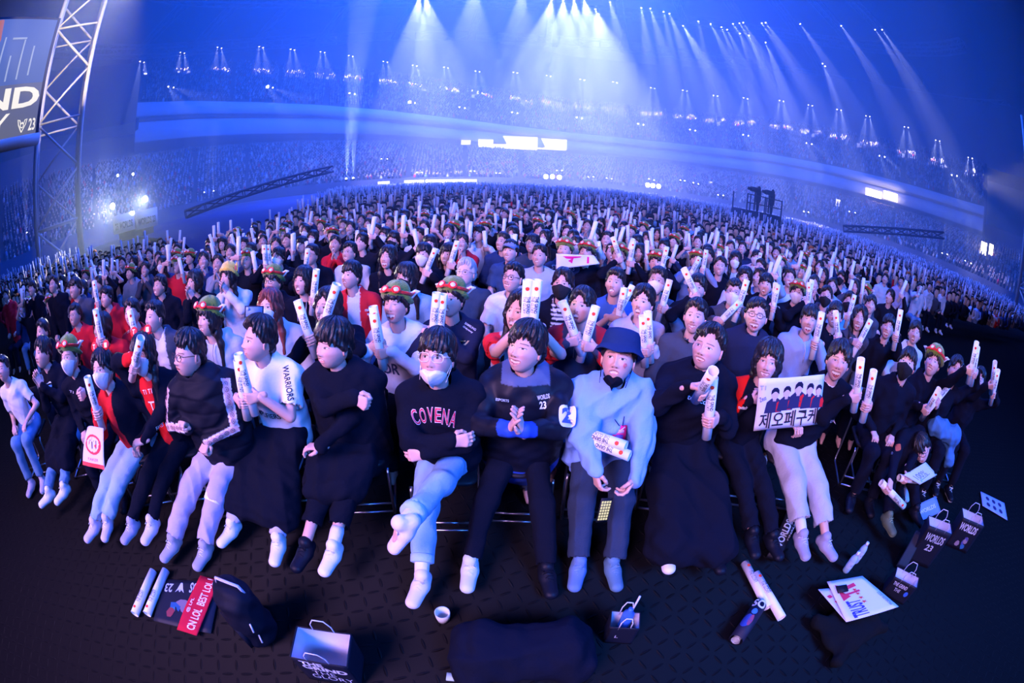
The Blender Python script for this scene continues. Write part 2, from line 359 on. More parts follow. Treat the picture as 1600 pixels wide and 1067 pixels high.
def decal(name, VT, parent, surf, pos, xdir, w, h, col, n=None, off=.0035, mat=None, sub=.03):
    """printed lettering laid onto the surface (V,Q) around pos"""
    V, T = VT; V = V*(w, h); V = np.hstack([V, np.zeros((len(V), 1))]); V, T = subdiv(V, T, sub)
    bvh = surf if isinstance(surf, BVHTree) else BVHTree.FromPolygons([tuple(v) for v in surf[0]], [tuple(map(int, q)) for q in surf[1]])
    hit = bvh.find_nearest(Vector(pos)); pos = arr(*hit[0]); nn = nrm(hit[1]) if n is None else nrm(n)
    x = nrm(arr(*xdir)-nn*(arr(*xdir)@nn)); y = np.cross(nn, x); out = []
    for v in V:
        p = pos+x*v[0]+y*v[1]; r = bvh.ray_cast(Vector(p+nn*.12), Vector(-nn), .3)
        out.append(arr(*r[0])+nn*off if r[0] is not None else p+nn*off)
    return mesh_obj(name, np.array(out), T, mat or M_INK, parent, tint=col, smooth=False)
def flat_text(g, VT, c, x, y, w, h, col, off=.0):
    """lettering laid flat in the plane (c; x, y)"""
    V, T = VT; n = np.cross(x, y); g.add(arr(*c)+V[:, :1]*w*arr(*x)+V[:, 1:]*h*arr(*y)+n*off, T=T, c=col)
def on_cloth(surf, px, py):
    bvh = BVHTree.FromPolygons([tuple(v) for v in surf[0]], [tuple(map(int, q)) for q in surf[1]])
    r = bvh.ray_cast(Vector(EYE), Vector(ray(px, py)), 60); return bvh, r
def pdecal(name, text, parent, surf, px, py, w, h, col, rot=0, off=.004, n=None, offset=.0, shear=0, VT=None, front=.6):
    bvh, r = on_cloth(surf, px, py)
    if r[0] is None: print('decal misses', name, text, px, py); return None
    nn = nrm(arr(*r[1])*(1-front)-ray(px, py)*front) if n is None else nrm(n); x = nrm(np.cross(arr(0, 0, 1), nn)); y = np.cross(nn, x); a = radians(rot); xd = x*cos(a)+y*sin(a)
    return decal(name, VT or text_mesh(text, offset, shear), parent, bvh, r[0], xd, w, h, col, n=nn, off=off)
# ------------------------------------------------------------------ cheering tubes
def make_stick_mesh():
    g = Geo(); n = 24; R = .0325; L = .43; white = (.80, .80, .84)
    a = np.arange(n)*2*pi/n
    prof = [(R-.003, -L/2), (R, -L/2), (R, L/2), (R-.003, L/2), (R-.003, -L/2)]
    g.lathe(prof, n, col=white)
    def wrap(VT, zc, w, h, ang, col):           # reads along the tube
        V, T = VT; V = V*(w, h); V3 = np.hstack([V, 0*V[:, :1]]); V3, T = subdiv(V3, T, .02)
        t = ang+V3[:, 1]/R; g.add(np.stack([(R+.0012)*np.cos(t), (R+.0012)*np.sin(t), zc-V3[:, 0]], 1), T=T, c=col)
    wrap(text_mesh('WORLDS', .02), .05, .115, .042, -pi/2, (.01, .01, .03)); wrap(text_mesh('23', .02), -.085, .04, .042, -pi/2, (.01, .01, .03))
    wrap(text_mesh('M', .06), -.03, .03, .036, -pi/2, (.02, .02, .04))
    wrap(text_mesh('THE GRIND', .03), .06, .11, .022, pi/2+.3, (.01, .01, .03)); wrap(text_mesh('THE GLORY'), .06, .11, .02, pi/2-.45, (.01, .01, .03))
    an = np.arange(10)*2*pi/10; disc = np.vstack([[0, 0], np.stack([np.cos(an), np.sin(an)], 1)*.5]); DT = np.array([(0, i+1, (i+1) % 10+1) for i in range(10)])
    for t in (-pi/2, pi/2): wrap((disc, DT), .165, .026, .026, t, (.85, .06, .02))
    V, F, C = g.arrays()
    o = mesh_obj('cheering_tube', V, F, M_PAPER, tint=C); me = o.data; bpy.data.objects.remove(o); return me
STICK = make_stick_mesh()
STICKLO = None
def rot_to(z, x=None):
    z = nrm(z); x = arr(*(x if x is not None else (1, 0, 0))); x = nrm(x-z*(x@z)); y = np.cross(z, x); return np.stack([x, y, z], 1)
def stick(c, axis, label, group, face=None, name='cheering_tube', me=None):
    o = bpy.data.objects.new(name, me or STICK); COL.objects.link(o)
    f = arr(*(face if face is not None else (EYE-c))); x = np.cross(f, axis); R = rot_to(axis, np.cross(arr(0, 1, 0), axis) if np.linalg.norm(x) < 1e-6 else x)
    o.matrix_world = Matrix.Translation(Vector(c)) @ Matrix(R.tolist()).to_4x4(); return tag(o, label, 'cheering tube', group)
# ------------------------------------------------------------------ people
BLK = (.0045, .006, .015); NAVY = (.02, .035, .10); WHT = (.72, .72, .78); GREY = (.22, .23, .28); RED = (.62, .015, .03); SKINS = [(.66, .39, .34), (.60, .35, .30), (.70, .43, .38)]
HBLK = (.014, .012, .016); DEN = (.13, .26, .46); LDEN = (.30, .46, .66); LGREY = (.46, .47, .52)
UP = arr(0, 0, 1)
LOD = {0: dict(hd=(104, 104), hr=(120, 84), hand=.0036, body=.011, cl=.0095), 1: dict(hd=(60, 60), hr=(64, 44), hand=.0065, body=.02, cl=.016), 2: dict(hd=(40, 40), hr=(36, 26), hand=.011, body=.03, cl=.026)}
class Person:
    def __init__(s, label, C, yaw=15, pitch=15, roll=0, lod=1, hair='short', hcol=HBLK, skin=0, bulk=1., byaw=None, hip=(0, .12), seed=0, group=None, wide=1., hs=1.07, expr=None, shz=0, hipz=.53, vol=1., asym=0):
        az = degrees(atan2(C[0], C[1])); byaw = az*.55 if byaw is None else byaw+az*.55; bulk *= 1.1 if lod else 1.2
        if lod == 0: hs *= 1.07
        s.lod = lod; s.L = LOD[lod]; s.C = arr(*C); s.R = head_rot(yaw+az*.92, pitch+8, roll); s.seed = seed; s.bulk = bulk; s.hs = hs; s.wide = wide; s.g = []
        s.N = s.C+arr(0, .035, -.146)+s.R@arr(0, .012, -.01); B = rz(-radians(byaw)); s.B = B
        s.S = [s.N+B@arr(-.172*bulk**.5, .01, -.098+shz), s.N+B@arr(.172*bulk**.5, .01, -.098+shz)]
        s.hipc = arr(s.C[0]+hip[0], s.C[1]+hip[1], hipz); s.H = [s.hipc+B@arr(-.09, 0, 0), s.hipc+B@arr(.09, 0, 0)]
        s.base = arr(s.hipc[0], s.hipc[1], 0); s.arms = [None, None]; s.K = [None]*2; s.A = [None]*2; s.label = label; s.skin = SKINS[skin % 3]
        s.hair = hair; s.hcol = hcol; s.expr = expr or {}; s.group = group; s.vol = vol; s.asym = asym; s.hands = []; s.toe = [None]*2
    def arm(s, i, Wt, kind='relax', axis=None, pole=None, fdir=None, up=None):
        """i 0 = picture-left arm. Wt = the hand's grip point (or wrist)"""
        Wt = arr(*Wt); S = s.S[i]; sd = -1 if i == 0 else 1
        pole = arr(*pole) if pole is not None else arr(sd*.6, .25, -.8)
        E, W2 = ik(S, Wt-(nrm(Wt-S)*.075 if kind in ('grip', 'fist') else 0), .285, .255, pole); s.arms[i] = (E, W2)
        d = nrm(W2-E)
        if kind in ('grip', 'fist') and axis is not None:
            X = nrm(axis); Y = nrm(d-X*(d@X)*.85); Y = nrm(Y-X*(Y@X)); Z = np.cross(X, Y); mir = 1
            if Z@arr(sd, .0, .2) < 0: Z = -Z; mir = -1
            F = np.stack([X*mir if mir > 0 else X, Y, Z], 1); F = np.stack([np.cross(Y, Z), Y, Z], 1); th = 1 if (F[:, 0]@X) > 0 else -1
            s.hands.append((kind, th, F, W2)); G = W2+Y*.07-Z*.043; s.g.append((i, G, X)); return G
        Y = nrm(fdir) if fdir is not None else d; u = arr(*(up if up is not None else (sd*.5, .2, .8))); Z = nrm(u-Y*(u@Y)); F = np.stack([np.cross(Y, Z), Y, Z], 1)
        th = (-1 if i == 1 else 1) if up is None else (1 if F[:, 0]@arr(-sd, 0, .5) > 0 else -1)
        s.hands.append((kind, th, F, W2)); return W2
    def leg(s, i, A, pole=None, toe=None):
        A = arr(*A);pole = pole if pole is not None else s.B@arr(0, -.5, .9); K, A2 = ik(s.H[i], A, .43, .43, arr(*pole) if pole is not None else arr(0, -.5, .9)); s.K[i] = K; s.A[i] = A2
        s.toe[i] = nrm(toe if toe is not None else (0.0, -1, 0))
    def legs(s, spread=.11, fwd=.50):
        for i, sg in ((0, -1), (1, 1)): s.leg(i, s.hipc*(1, 1, 0)+s.B@arr(sg*spread, -fwd, .10), toe=s.B@arr(sg*.15, -1, 0))
    def rest(s, i, lap=None):
        """arm resting on the thigh"""
        sg = -1 if i == 0 else 1; s.arm(i, s.hipc+s.B@arr(sg*.12, -.26, .13), 'relax', up=(0, -.1, 1), fdir=s.B@arr(-sg*.3, -1, -.2))
    def clap(s, P, ap=.035, yaw=0, pole=None):
        P = arr(*P); X = rz(-radians(yaw))@arr(1, 0, 0)
        for i, sg in ((0, -1), (1, 1)): s.arm(i, P+X*sg*ap+arr(0, 0, -.08), 'flat', fdir=(-sg*.25, -.25+.1*sg, 1), up=X*sg, pole=(sg*1.0, .1, -.7) if pole else None)
    def build_body(s):
        for i in (0, 1):
            if s.arms[i] is None: s.rest(i)
        if s.K[0] is None: s.legs()
        S = Sdf(); L = s.L
        S.cap(s.N+arr(0, .005, -.08), s.C+s.R@arr(0, .022, -.075)*s.hs, .062, .054, k=.03)
        S.cap(s.hipc, s.N+arr(0, .02, -.22), .125, .13, (1, .7, 1), k=.05); S.cap(s.S[0], s.S[1], .045, .045, k=.04)
        for i in (0, 1):
            E, Wt = s.arms[i]; S.cap(s.S[i], E, .045, .038, k=.02); S.cap(E, Wt, .040, .0275, k=.015)
            S.cap(s.H[i], s.K[i], .075, .052, k=.03); S.cap(s.K[i], s.A[i], .05, .034, k=.02); S.cap(s.A[i], s.A[i]+s.toe[i]*.07+arr(0, 0, -.045), .034, .022, k=.01)
        g = Geo(); V, Q = S.mesh(L['body']); g.add(V, Q, c=s.skin)
        for kind, th, F, W2 in s.hands:
            V, Q = hand_mesh(kind, th, L['hand']); f = Q if np.linalg.det(F) > 0 else Q[:, ::-1]
            z = sstep((V[:, 1]-.15)/.01)[:, None]; g.add(W2+V@F.T, f, c=s.skin)
        A, E, Q, T = head_grid(*L['hd']); V, C = face(A, E, wide=s.wide, skin=s.skin, **s.expr)
        V = np.vstack([V, V[E < E.min()+.001].mean(0), V[E > E.max()-.001].mean(0)]); C = np.vstack([C, [s.skin]*2])
        g.add(s.C+(V*s.hs)@s.R.T, Q, T, C)
        for sg in (-1, 1):       # ears
            a = np.linspace(0, 2*pi, 13)[:-1]; P = np.stack([sg*(.073*s.wide+.004+.006*np.cos(a)), .012-.017*np.cos(a), -.002+.030*np.sin(a)-.004*np.cos(a)], 1)
            g.tube(s.C+(P*s.hs)@s.R.T, .0062*s.hs, 6, arr(*s.skin)*(1.05, .9, .9), closed=True)
            Pc = np.array([[sg*.071*s.wide, .008, -.02], [sg*.074*s.wide, .006, .0], [sg*.073*s.wide, .008, .02]]); g.tube(s.C+(Pc*s.hs)@s.R.T, .012, 6, arr(*s.skin)*(.9, .7, .7))
        s.body = g.obj('person', M_SKIN, base=s.base); tag(s.body, s.label, 'person', s.group)
        if s.hair: s.build_hair()
        return s.body
    def onhead(s, P): return s.C+(np.asarray(P, float)*s.hs)@s.R.T
    def shell(s, name, fn, th, mat, col, under=-.012, soft=.012, n=None, cols=None):
        A, E, Q, T = head_grid(*(n or s.L['hr'])); V, m = region(A, E, fn, th, wide=s.wide, under=under, soft=soft)
        V = np.vstack([V, V[:len(A)][E < E.min()+.001].mean(0), V[E > E.max()-.001].mean(0)]); m = np.append(m, [0, 1]); keep = m > .02
        f = keep[Q].any(1); Q = Q[f]; T = T[keep[T].any(1)]; C = cols(A, V) if cols else col
        return mesh_obj(name, s.onhead(V), [Q, T] if len(T) else Q, mat, s.body, tint=C)
    def build_hair(s):
        A, E, Q, T = head_grid(*s.L['hr']); V, m = hair_shell(A, E, s.hair, s.seed, s.vol, s.wide, s.asym)
        V = np.vstack([V, V[E < E.min()+.001].mean(0), V[E > E.max()-.001].mean(0)]); m = np.append(m, [0, 1]); keep = m > .02
        g = Geo(); g.add(s.onhead(V), Q[keep[Q].any(1)], T[keep[T].any(1)], s.hcol)
        if s.hair in ('long', 'longfringe', 'bob'):
            ln = .24 if s.hair != 'bob' else .05; S = Sdf(); o = s.onhead
            S.cap(o((0, .062, .0)), o((0, .072, -.11)), .062, .055, (1.25, .6, 1), k=.03)
            for sg in (-1, 1):
                S.cap(o((sg*.072, .022, .0)), o((sg*.078, .018, -.10)), .026, .026, (.7, 1.2, 1), k=.03)
                if ln > .1: S.cap(o((sg*.078, .018, -.10)), s.N+arr(sg*.10, -.06, -.03), .026, .028, k=.03); S.cap(s.N+arr(sg*.10, -.06, -.03), s.N+arr(sg*.11, -.095, -.03-ln*.7), .028, .016, k=.03)
            if ln > .1: S.cap(o((0, .072, -.11)), s.N+arr(0, .12, -.15), .07, .07, (1.2, .5, 1), k=.03)
            V, Q = S.mesh(s.L['cl']*.8); g.add(V, Q, c=s.hcol)
        s.hairo = g.obj('hair', M_HAIR, s.body)
    # clothes
    def top(s, name='jacket', col=BLK, mat=None, r=1., short=False, hood=False, collar=False, folds=.009, open_neck=.0, tint=None, length=.0, hem=True, rsl=1., skirt=None, cutn=True):
        b = s.bulk; S = Sdf(); low = s.hipc+arr(0, -.01, .0-length)
        S.cap(low, s.N+s.B@arr(0, .02, -.20), .165*b*r, .165*b*r, (1, .72, 1), k=.06)
        S.cap(s.N+arr(0, .01, -.12), s.N+arr(0, .015, -.24), .12*b, .14*b, (1.1, .8, 1), k=.06)
        S.cap(s.S[0]+arr(.02, 0, 0), s.S[1]-arr(.02, 0, 0), .066*r, .066*r, k=.05)
        for i in (0, 1): S.cap(s.N+arr(0, .015, -.010), s.S[i]+arr(0, 0, .012), .056, .056, k=.06)
        for i in (0, 1):
            E, Wt = s.arms[i]; S.cap(s.S[i], E, .066*r*rsl, .058*r*rsl, k=.035)
            if short: continue
            S.cap(E, E+(Wt-E)*.97, .056*r*rsl, .042*r*(.5+.5*rsl), k=.03)
        if short:
            for i in (0, 1):
                E, Wt = s.arms[i]; d = nrm(E-s.S[i]); S.cut(E-d*.02, E+d*.1, .09, .09)
        if hood:
            for a0, a1 in ((-2.3, -1.5), (-1.5, -.7), (-.7, .7), (.7, 1.5), (1.5, 2.3)):
                p = [s.N+arr(.105*sin(a), .02+.085*cos(a), .015-.035*(1-cos(a))) for a in (a0, a1)]; S.cap(p[0], p[1], .036, .036, (1, 1, 1.2), k=.02)
        if collar:
            for a in np.linspace(0, 2*pi, 13)[:-1]:
                p = [s.N+arr(.078*sin(t), .01+.074*cos(t), .012-.010*(1-cos(t))) for t in (a, a+pi/6)]; S.cap(p[0], p[1], .022, .022, (1, 1, 1.7), k=.012)
        if skirt: 
            for a, c, ra, rb, sc_ in skirt: S.cap(a, c, ra, rb, sc_, k=.06)
        if cutn: S.cut(s.N+arr(0, -.005, -.035), s.C+s.R@arr(0, 0, -.06), .064, .075)
        if open_neck: S.cut(s.N+arr(0, -.07, -.03-open_neck), s.N+arr(0, -.06, .02), .02, .055)
        V, Q = S.mesh(s.L['cl'], folds=folds*(1 if s.lod < 2 else .6), seed=s.seed+3)
        if mat is M_PUFF: V = V+vnormals(V, Q)*(.011*(np.abs(np.sin(V[:, 2]*30))**.6-.7))[:, None]
        s.cloth = (V, Q); T = tint(s, V) if tint else col
        s.topo = mesh_obj(name, V, Q, mat or M_CLOTH, s.body, tint=T); return s.topo
    def trousers(s, col=BLK, mat=None, r=1., name='trousers', folds=.009, cuff=None, tint=None, shorten=0.015):
        S = Sdf()
        S.cap(s.H[0], s.H[1], .115*r, .115*r, (1, .95, .9), k=.06)
        for i in (0, 1):
            d = nrm(s.A[i]-s.K[i]); S.cap(s.H[i], s.K[i], .100*r, .078*r, k=.04); S.cap(s.K[i], s.A[i]-d*shorten, .076*r, .060*r**1.5, k=.03)
            S.cut(s.A[i]-d*(shorten-.04), s.A[i]+d*.1, .085*r, .085*r)
        V, Q = S.mesh(s.L['cl']*1.05, folds=folds, seed=s.seed+9); T = tint(s, V) if tint else col
        s.tro = mesh_obj(name, V, Q, mat or M_CLOTH, s.body, tint=T); s.trom = (V, Q)
        if cuff:
            for i in cuff[1]:
                d = nrm(s.A[i]-s.K[i]); c = s.A[i]-d*(shorten-.02); g = Geo(); P = [c-d*.05, c-d*.045, c, c+d*.004]; g.tube(P, [.066, .072, .071, .060], 20, cuff[0]); g.obj('turned_up_cuff', mat or M_CLOTH, s.tro)
        return s.tro
    def shoe(s, i, col=(.75, .75, .8), sole=(.8, .8, .84), sock=None, laces=True, dirz=0., name='shoe'):
        A = s.A[i]; t = s.toe[i]; t = nrm(arr(t[0], t[1], t[2] if dirz is None else dirz)); u = arr(0, 0, 1) if dirz is not None and abs(dirz) < .3 else nrm(arr(-t[0]*t[2], -t[1]*t[2], 1-t[2]**2) if abs(t[2]) < .99 else (0, 1, 0))
        u = nrm(u-t*(u@t)); x = np.cross(t, u); F = np.stack([x, t, u], 1); S = Sdf(); c = A-u*.04
        w = lambda p: c+F@arr(*p)
        S.cap(w((0, -.045, -.003)), w((0, .03, .0)), .043, .046, R=F, k=.03); S.cap(w((0, .03, -.006)), w((.006, .155, -.014)), .049, .042, (1.08, 1, .85), R=F, k=.03)
        S.cap(w((0, -.02, .02)), w((0, -.012, .06)), .047, .045, k=.02)
        h = {0: .007, 1: .013, 2: .02}[s.lod]; V, Q = S.mesh(h); zz = (V-c)@u; V = V+np.outer(np.maximum(zz, -.045)-zz, u)
        zz = (V-c)@u; C = np.where((zz < -.022)[:, None], arr(*sole), arr(*col)); o = mesh_obj(name, V, Q, M_LEATH, s.body, tint=C)
        if laces and s.lod == 0:
            g = Geo()
            for k in range(5): y = .018+.018*k; zt = .043-.012*k*.75; sg = 1 if k % 2 else -1; g.tube([w((-.024*sg, y+.016, zt+.002)), w((0, y+.02, zt+.012)), w((.024*sg, y+.026, zt+.0))], .0032, 5, arr(*sole)*.95)
            for sg in (-1, 1): g.tube([w((0, .030, .056)), w((sg*.025, .024, .064)), w((sg*.034, .044, .052)), w((0, .032, .056))], .0028, 5, arr(*sole)*.95)
            g.obj('laces', M_CLOTH, o)
        if sock is not None: g = Geo(); d = nrm(s.K[i]-A); g.tube([A-u*.01, A+d*.03, A+d*.12, A+d*.15], [.046, .043, .046, .040], 14, sock); g.obj('sock', M_CLOTH, s.body)
        return o
    # head wear
    def mask(s, col=(.78, .78, .82), drop=0.0, fold=True):
        def fn(a, z, e):
            d = np.abs(a); return np.minimum(np.minimum((1.28-d)*.05, (-.006-drop-.012*(d/1.2)**2+(.010 if drop < .02 else -.012)*np.exp(-(a/.25)**2)-z)), (z+.124+drop)+.0*d)
        def th(a, z, e): return .012+.017*np.exp(-(a/.33)**2-((z+.038+drop)/.035)**2)-.004*np.abs(np.sin((z+drop)*150))*0+.004*np.exp(-(a/.04)**2)+drop*.12
        o = s.shell('face_mask', fn, th, M_CLOTH, col, under=-.01, soft=.006); o.name = 'face_mask'
        for sg in (-1, 1):
            g = Geo()
            for z0, z1 in ((-.028-drop, .018), (-.078-drop*.7, .012)): g.tube(s.onhead([(sg*.066, -.040, z0), (sg*.077, -.015, (z0+z1)/2), (sg*.082, .016, z1)]), .0018, 5, arr(*col)*.9)
            g.obj('ear_loop', M_CLOTH, o)
        return o
    def glasses(s, col=(.02, .02, .03), r=.024, rim=.0022, lens=None, square=.8):
        g = Geo(); a = np.linspace(0, 2*pi, 19)[:-1]
        for sg in (-1, 1):
            cx, sx = np.cos(a), np.sin(a); P = np.stack([sg*.033+r*np.sign(cx)*np.abs(cx)**square, -.107+.010*((np.abs(sg*.033+r*cx)/.06)**2)+0*a, .003+r*.78*np.sign(sx)*np.abs(sx)**square], 1)
            g.tube(s.onhead(P), rim, 6, col, closed=True); g.tube(s.onhead([(sg*.056, -.100, .010), (sg*.073, -.085, .012), (sg*.080, .01, .012)]), rim*.9, 6, col)
        g.tube(s.onhead([(-.010, -.112, .006), (0, -.115, .010), (.010, -.112, .006)]), rim, 6, col)
        return g.obj('glasses', M_PLAST, s.body)
    def plush_hat(s, green=(.16, .23, .035), red=(.75, .02, .015), tilt=.0, dome=True, yellow=False):
        n = {0: (80, 60), 1: (48, 36), 2: (30, 22)}[s.lod]
        if yellow: green = (.85, .60, .10); red = (.85, .12, .02)
        zl = lambda a: .052-.040*sstep((np.abs(a)-.6)/1.6)
        o = s.shell('plush_hat', lambda a, z, e: z-zl(a), lambda a, z, e: .034+.030*sstep((z-.06)/.06)+.012*np.exp(-((z-zl(a)-.012)/.014)**2)+.004*np.sin(a*5), M_PLUSH, green, n=n, soft=.008, cols=lambda A, V: np.where((V[:, 2] > .5)[:, None], arr(*red), arr(*green)))
        g = Geo(); k = 14 if s.lod < 2 else 8
        if not yellow:
            aa = np.linspace(-2.6, 2.6, 26 if s.lod < 2 else 14); rr = lambda a, e=0: (.118+e)
            P = np.stack([.109*np.sin(aa), -.128*np.cos(aa), .098-.022*np.abs(aa/2.6)], 1); g.tube(s.onhead(P), .010*s.hs, 8, red, ell=1.6)
            g.obj('goggle_band', M_PLUSH, o)
            for sg in (-1, 1):
                a0 = sg*.38; c = arr(.112*sin(a0), -.131*cos(a0), .106); nn = nrm(arr(sin(a0)*.9, -cos(a0), .45)); F = rot_to(nn); q = np.linspace(0, 2*pi, k+1)[:-1]
                ring = c+(.025*np.cos(q))[:, None]*F[:, 0]+(.021*np.sin(q))[:, None]*F[:, 1]; gg = Geo(); gg.tube(s.onhead(ring), .009*s.hs, 8, red, closed=True); go = gg.obj('goggle_rim', M_PLUSH, o)
                gl = Geo(); pr = [(0.0, .012), (.012, .011), (.021, .004), (.022, -.006)]; gl.lathe([(a_*s.hs, b_*s.hs) for a_, b_ in pr], k, s.onhead([c])[0], s.R@F, (.62, .68, .75)); gl.obj('goggle_lens', M_PLAST, go)
        for sg in (-1, 1):
            ge = Geo(); b = arr(sg*.105, .01, .080); t = arr(sg*.160, .03, .112) if not yellow else arr(sg*.10, .0, .17)
            ge.tube(s.onhead([b-arr(sg*.02, 0, 0), b, (b+t)/2+arr(0, 0, .012), t]), [.026, .026, .018, .004], 8, green if yellow else (.8, .78, .8), ell=.5)
            ge.tube(s.onhead([b+arr(0, -.013, 0), (b+t)/2+arr(0, -.013, .008)]), [.014, .006], 6, (.75, .12, .12)); ge.obj('plush_ear', M_PLUSH, o)
        return o
    def headband(s, t='T1', red=(.8, .03, .03)):
        a = np.linspace(-pi/2, pi/2, 15); g = Geo(); g.tube(s.onhead(np.stack([.098*np.sin(a), 0*a, .035+.11*np.cos(a)], 1)), .005, 6, (.1, .02, .02))
        for sg in (-1, 1):
            c = s.onhead([(sg*.062, -.01, .158)])[0]; F = s.R@rot_to((0, -1, .1), (1, 0, 0)); g.lathe([(0, .008), (.036, .008), (.040, 0), (.036, -.008), (0, -.008)], 18, c, F, red)
            V, T = text_mesh('T' if sg < 0 else '1', .02); V3 = np.stack([V[:, 0]*.030, V[:, 1]*.036, V[:, 0]*0+.0105], 1); g.add(c+V3@F.T, T=T, c=(.85, .8, .85))
        return g.obj('headband', M_PLAST, s.body)
    def cap(s, col=WHT):
        o = s.shell('baseball_cap', lambda a, z, e: z-.046-.0*a, lambda a, z, e: .030, M_CLOTH, col, n=(40, 30), soft=.006)
        g = Geo(); a = np.linspace(-1.05, 1.05, 11); V = []; 
        for k, f in enumerate((0., .5, 1.)): V += [(.086*sin(t), -(.098*cos(t)+f*.075*cos(t*1.2)), .058-.018*f-.012*(t/1.05)**2) for t in a]
        Q = [(k*11+i, k*11+i+1, (k+1)*11+i+1, (k+1)*11+i) for k in (0, 1) for i in range(10)]; V = arr(*V); V2 = V-(0, 0, .006); Q = np.array(Q)
        g.add(s.onhead(V), Q[:, ::-1], c=col); g.add(s.onhead(V2), Q, c=col); g.obj('cap_peak', M_CLOTH, o); return o
    def bucket(s, col=(.012, .03, .10)):
        g = Geo(); n = 40; prof = [(.0, .162), (.050, .160), (.078, .152), (.090, .134), (.099, .095), (.103, .072), (.106, .068), (.124, .044), (.129, .038), (.126, .036), (.102, .060)]
        P = arr(*[(a, b) for a, b in prof]); g2 = Geo(); g2.lathe(P, n, col=col); V, F, C = g2.arrays(); r = V.copy(); r[:, 1] = V[:, 1]*1.16+.006; r[:, 2] += .006*np.sin(np.arctan2(V[:, 1], V[:, 0])*5)*(V[:, 2] < .05)-.22*V[:, 1]*(V[:, 1] > 0)-.0
        o = mesh_obj('bucket_hat', s.onhead(r), F, M_CLOTH, s.body, tint=C)
        return o
    def hoodie_strings(s, col=(.5, .5, .55)):
        for sg in (-1, 1): g = Geo(); g.tube([s.N+arr(sg*.045, -.10, -.02), s.N+arr(sg*.05, -.145, -.09), s.N+arr(sg*.052, -.155, -.20)], .004, 5, col); g.obj('hood_string', M_CLOTH, s.topo)
    def sticks(s, desc, group, lens=None, arms=None, slide=.08):
        out = []
        for k, (i, G, X) in enumerate(s.g):
            if arms is not None and i not in arms: continue
            side = 'left' if i == 0 else 'right'
            out.append(stick(G+X*slide, X, desc.replace('%', side), group))
        return out
# ------------------------------------------------------------------ the hall: floor, haze, tiers, fascias, roof
def plate_floor():
    m = nmat('black_tread_plate', (.0022, .0025, .004), .42, spec=.08); nt = m.node_tree; L = nt.links; b = nt.nodes['Principled BSDF']
    def N(t, **k):
        n = nt.nodes.new(t)
        for a, v in k.items(): setattr(n, a, v)
        return n
    def mth(op, a, c=None, d=None):
        n = N('ShaderNodeMath', operation=op)
        for i, v in enumerate((a, c, d)):
            if v is None: continue
            if isinstance(v, (int, float)): n.inputs[i].default_value = v
            else: L.new(v, n.inputs[i])
        return n.outputs[0]
    tc = N('ShaderNodeTexCoord'); mp = N('ShaderNodeMapping'); mp.inputs['Scale'].default_value = (11, 11, 11); mp.inputs['Rotation'].default_value = (0, 0, .35); L.new(tc.outputs['Object'], mp.inputs[0])
    sx = N('ShaderNodeSeparateXYZ'); L.new(mp.outputs[0], sx.inputs[0]); X, Y = sx.outputs[0], sx.outputs[1]
    par = mth('MODULO', mth('ABSOLUTE', mth('ADD', mth('FLOOR', X), mth('FLOOR', Y))), 2.0)
    fx = mth('SUBTRACT', mth('FRACT', X), .5); fy = mth('SUBTRACT', mth('FRACT', Y), .5)
    u = mth('MULTIPLY', mth('ADD', fx, fy), .7071); v = mth('MULTIPLY', mth('SUBTRACT', fx, fy), .7071)
    def sel(a, c): return mth('ADD', mth('MULTIPLY', a, par), mth('MULTIPLY', c, mth('SUBTRACT', 1.0, par)))
    p = sel(u, v); q = sel(v, u); e = mth('ADD', mth('POWER', mth('DIVIDE', p, .46), 2.0), mth('POWER', mth('DIVIDE', q, .10), 2.0))
    h = mth('SUBTRACT', 1.0, mth('MINIMUM', e, 1.0)); bp = N('ShaderNodeBump'); bp.inputs['Strength'].default_value = .8; bp.inputs['Distance'].default_value = .006
    L.new(h, bp.inputs['Height']); L.new(bp.outputs[0], b.inputs['Normal']); ns = N('ShaderNodeTexNoise'); ns.inputs['Scale'].default_value = 1.3; ns.inputs['Detail'].default_value = 5
    cr = N('ShaderNodeMapRange'); cr.inputs['To Min'].default_value = .45; cr.inputs['To Max'].default_value = .7; L.new(ns.outputs[0], cr.inputs[0]); L.new(cr.outputs[0], b.inputs['Roughness']); return m
M_FLOOR = plate_floor()
g = Geo(); g.box((0, 60, -.05), (320, 190, .1)); struct(g.obj('floor', M_FLOOR, smooth=False))
HZ = bpy.data.materials.new('stage_haze'); HZ.use_nodes = True; nt = HZ.node_tree; nt.nodes.remove(nt.nodes['Principled BSDF']); v = nt.nodes.new('ShaderNodeVolumeScatter')
v.inputs['Density'].default_value = .0095; v.inputs['Color'].default_value = (.7, .86, 1, 1); nt.links.new(v.outputs[0], nt.nodes['Material Output'].inputs['Volume'])
g = Geo(); g.box((0, 79, 31), (300, 142, 61.9)); o = g.obj('haze', HZ, smooth=False); tag(o, 'thin blue stage haze hanging through the whole hall', 'haze', kind='stuff')
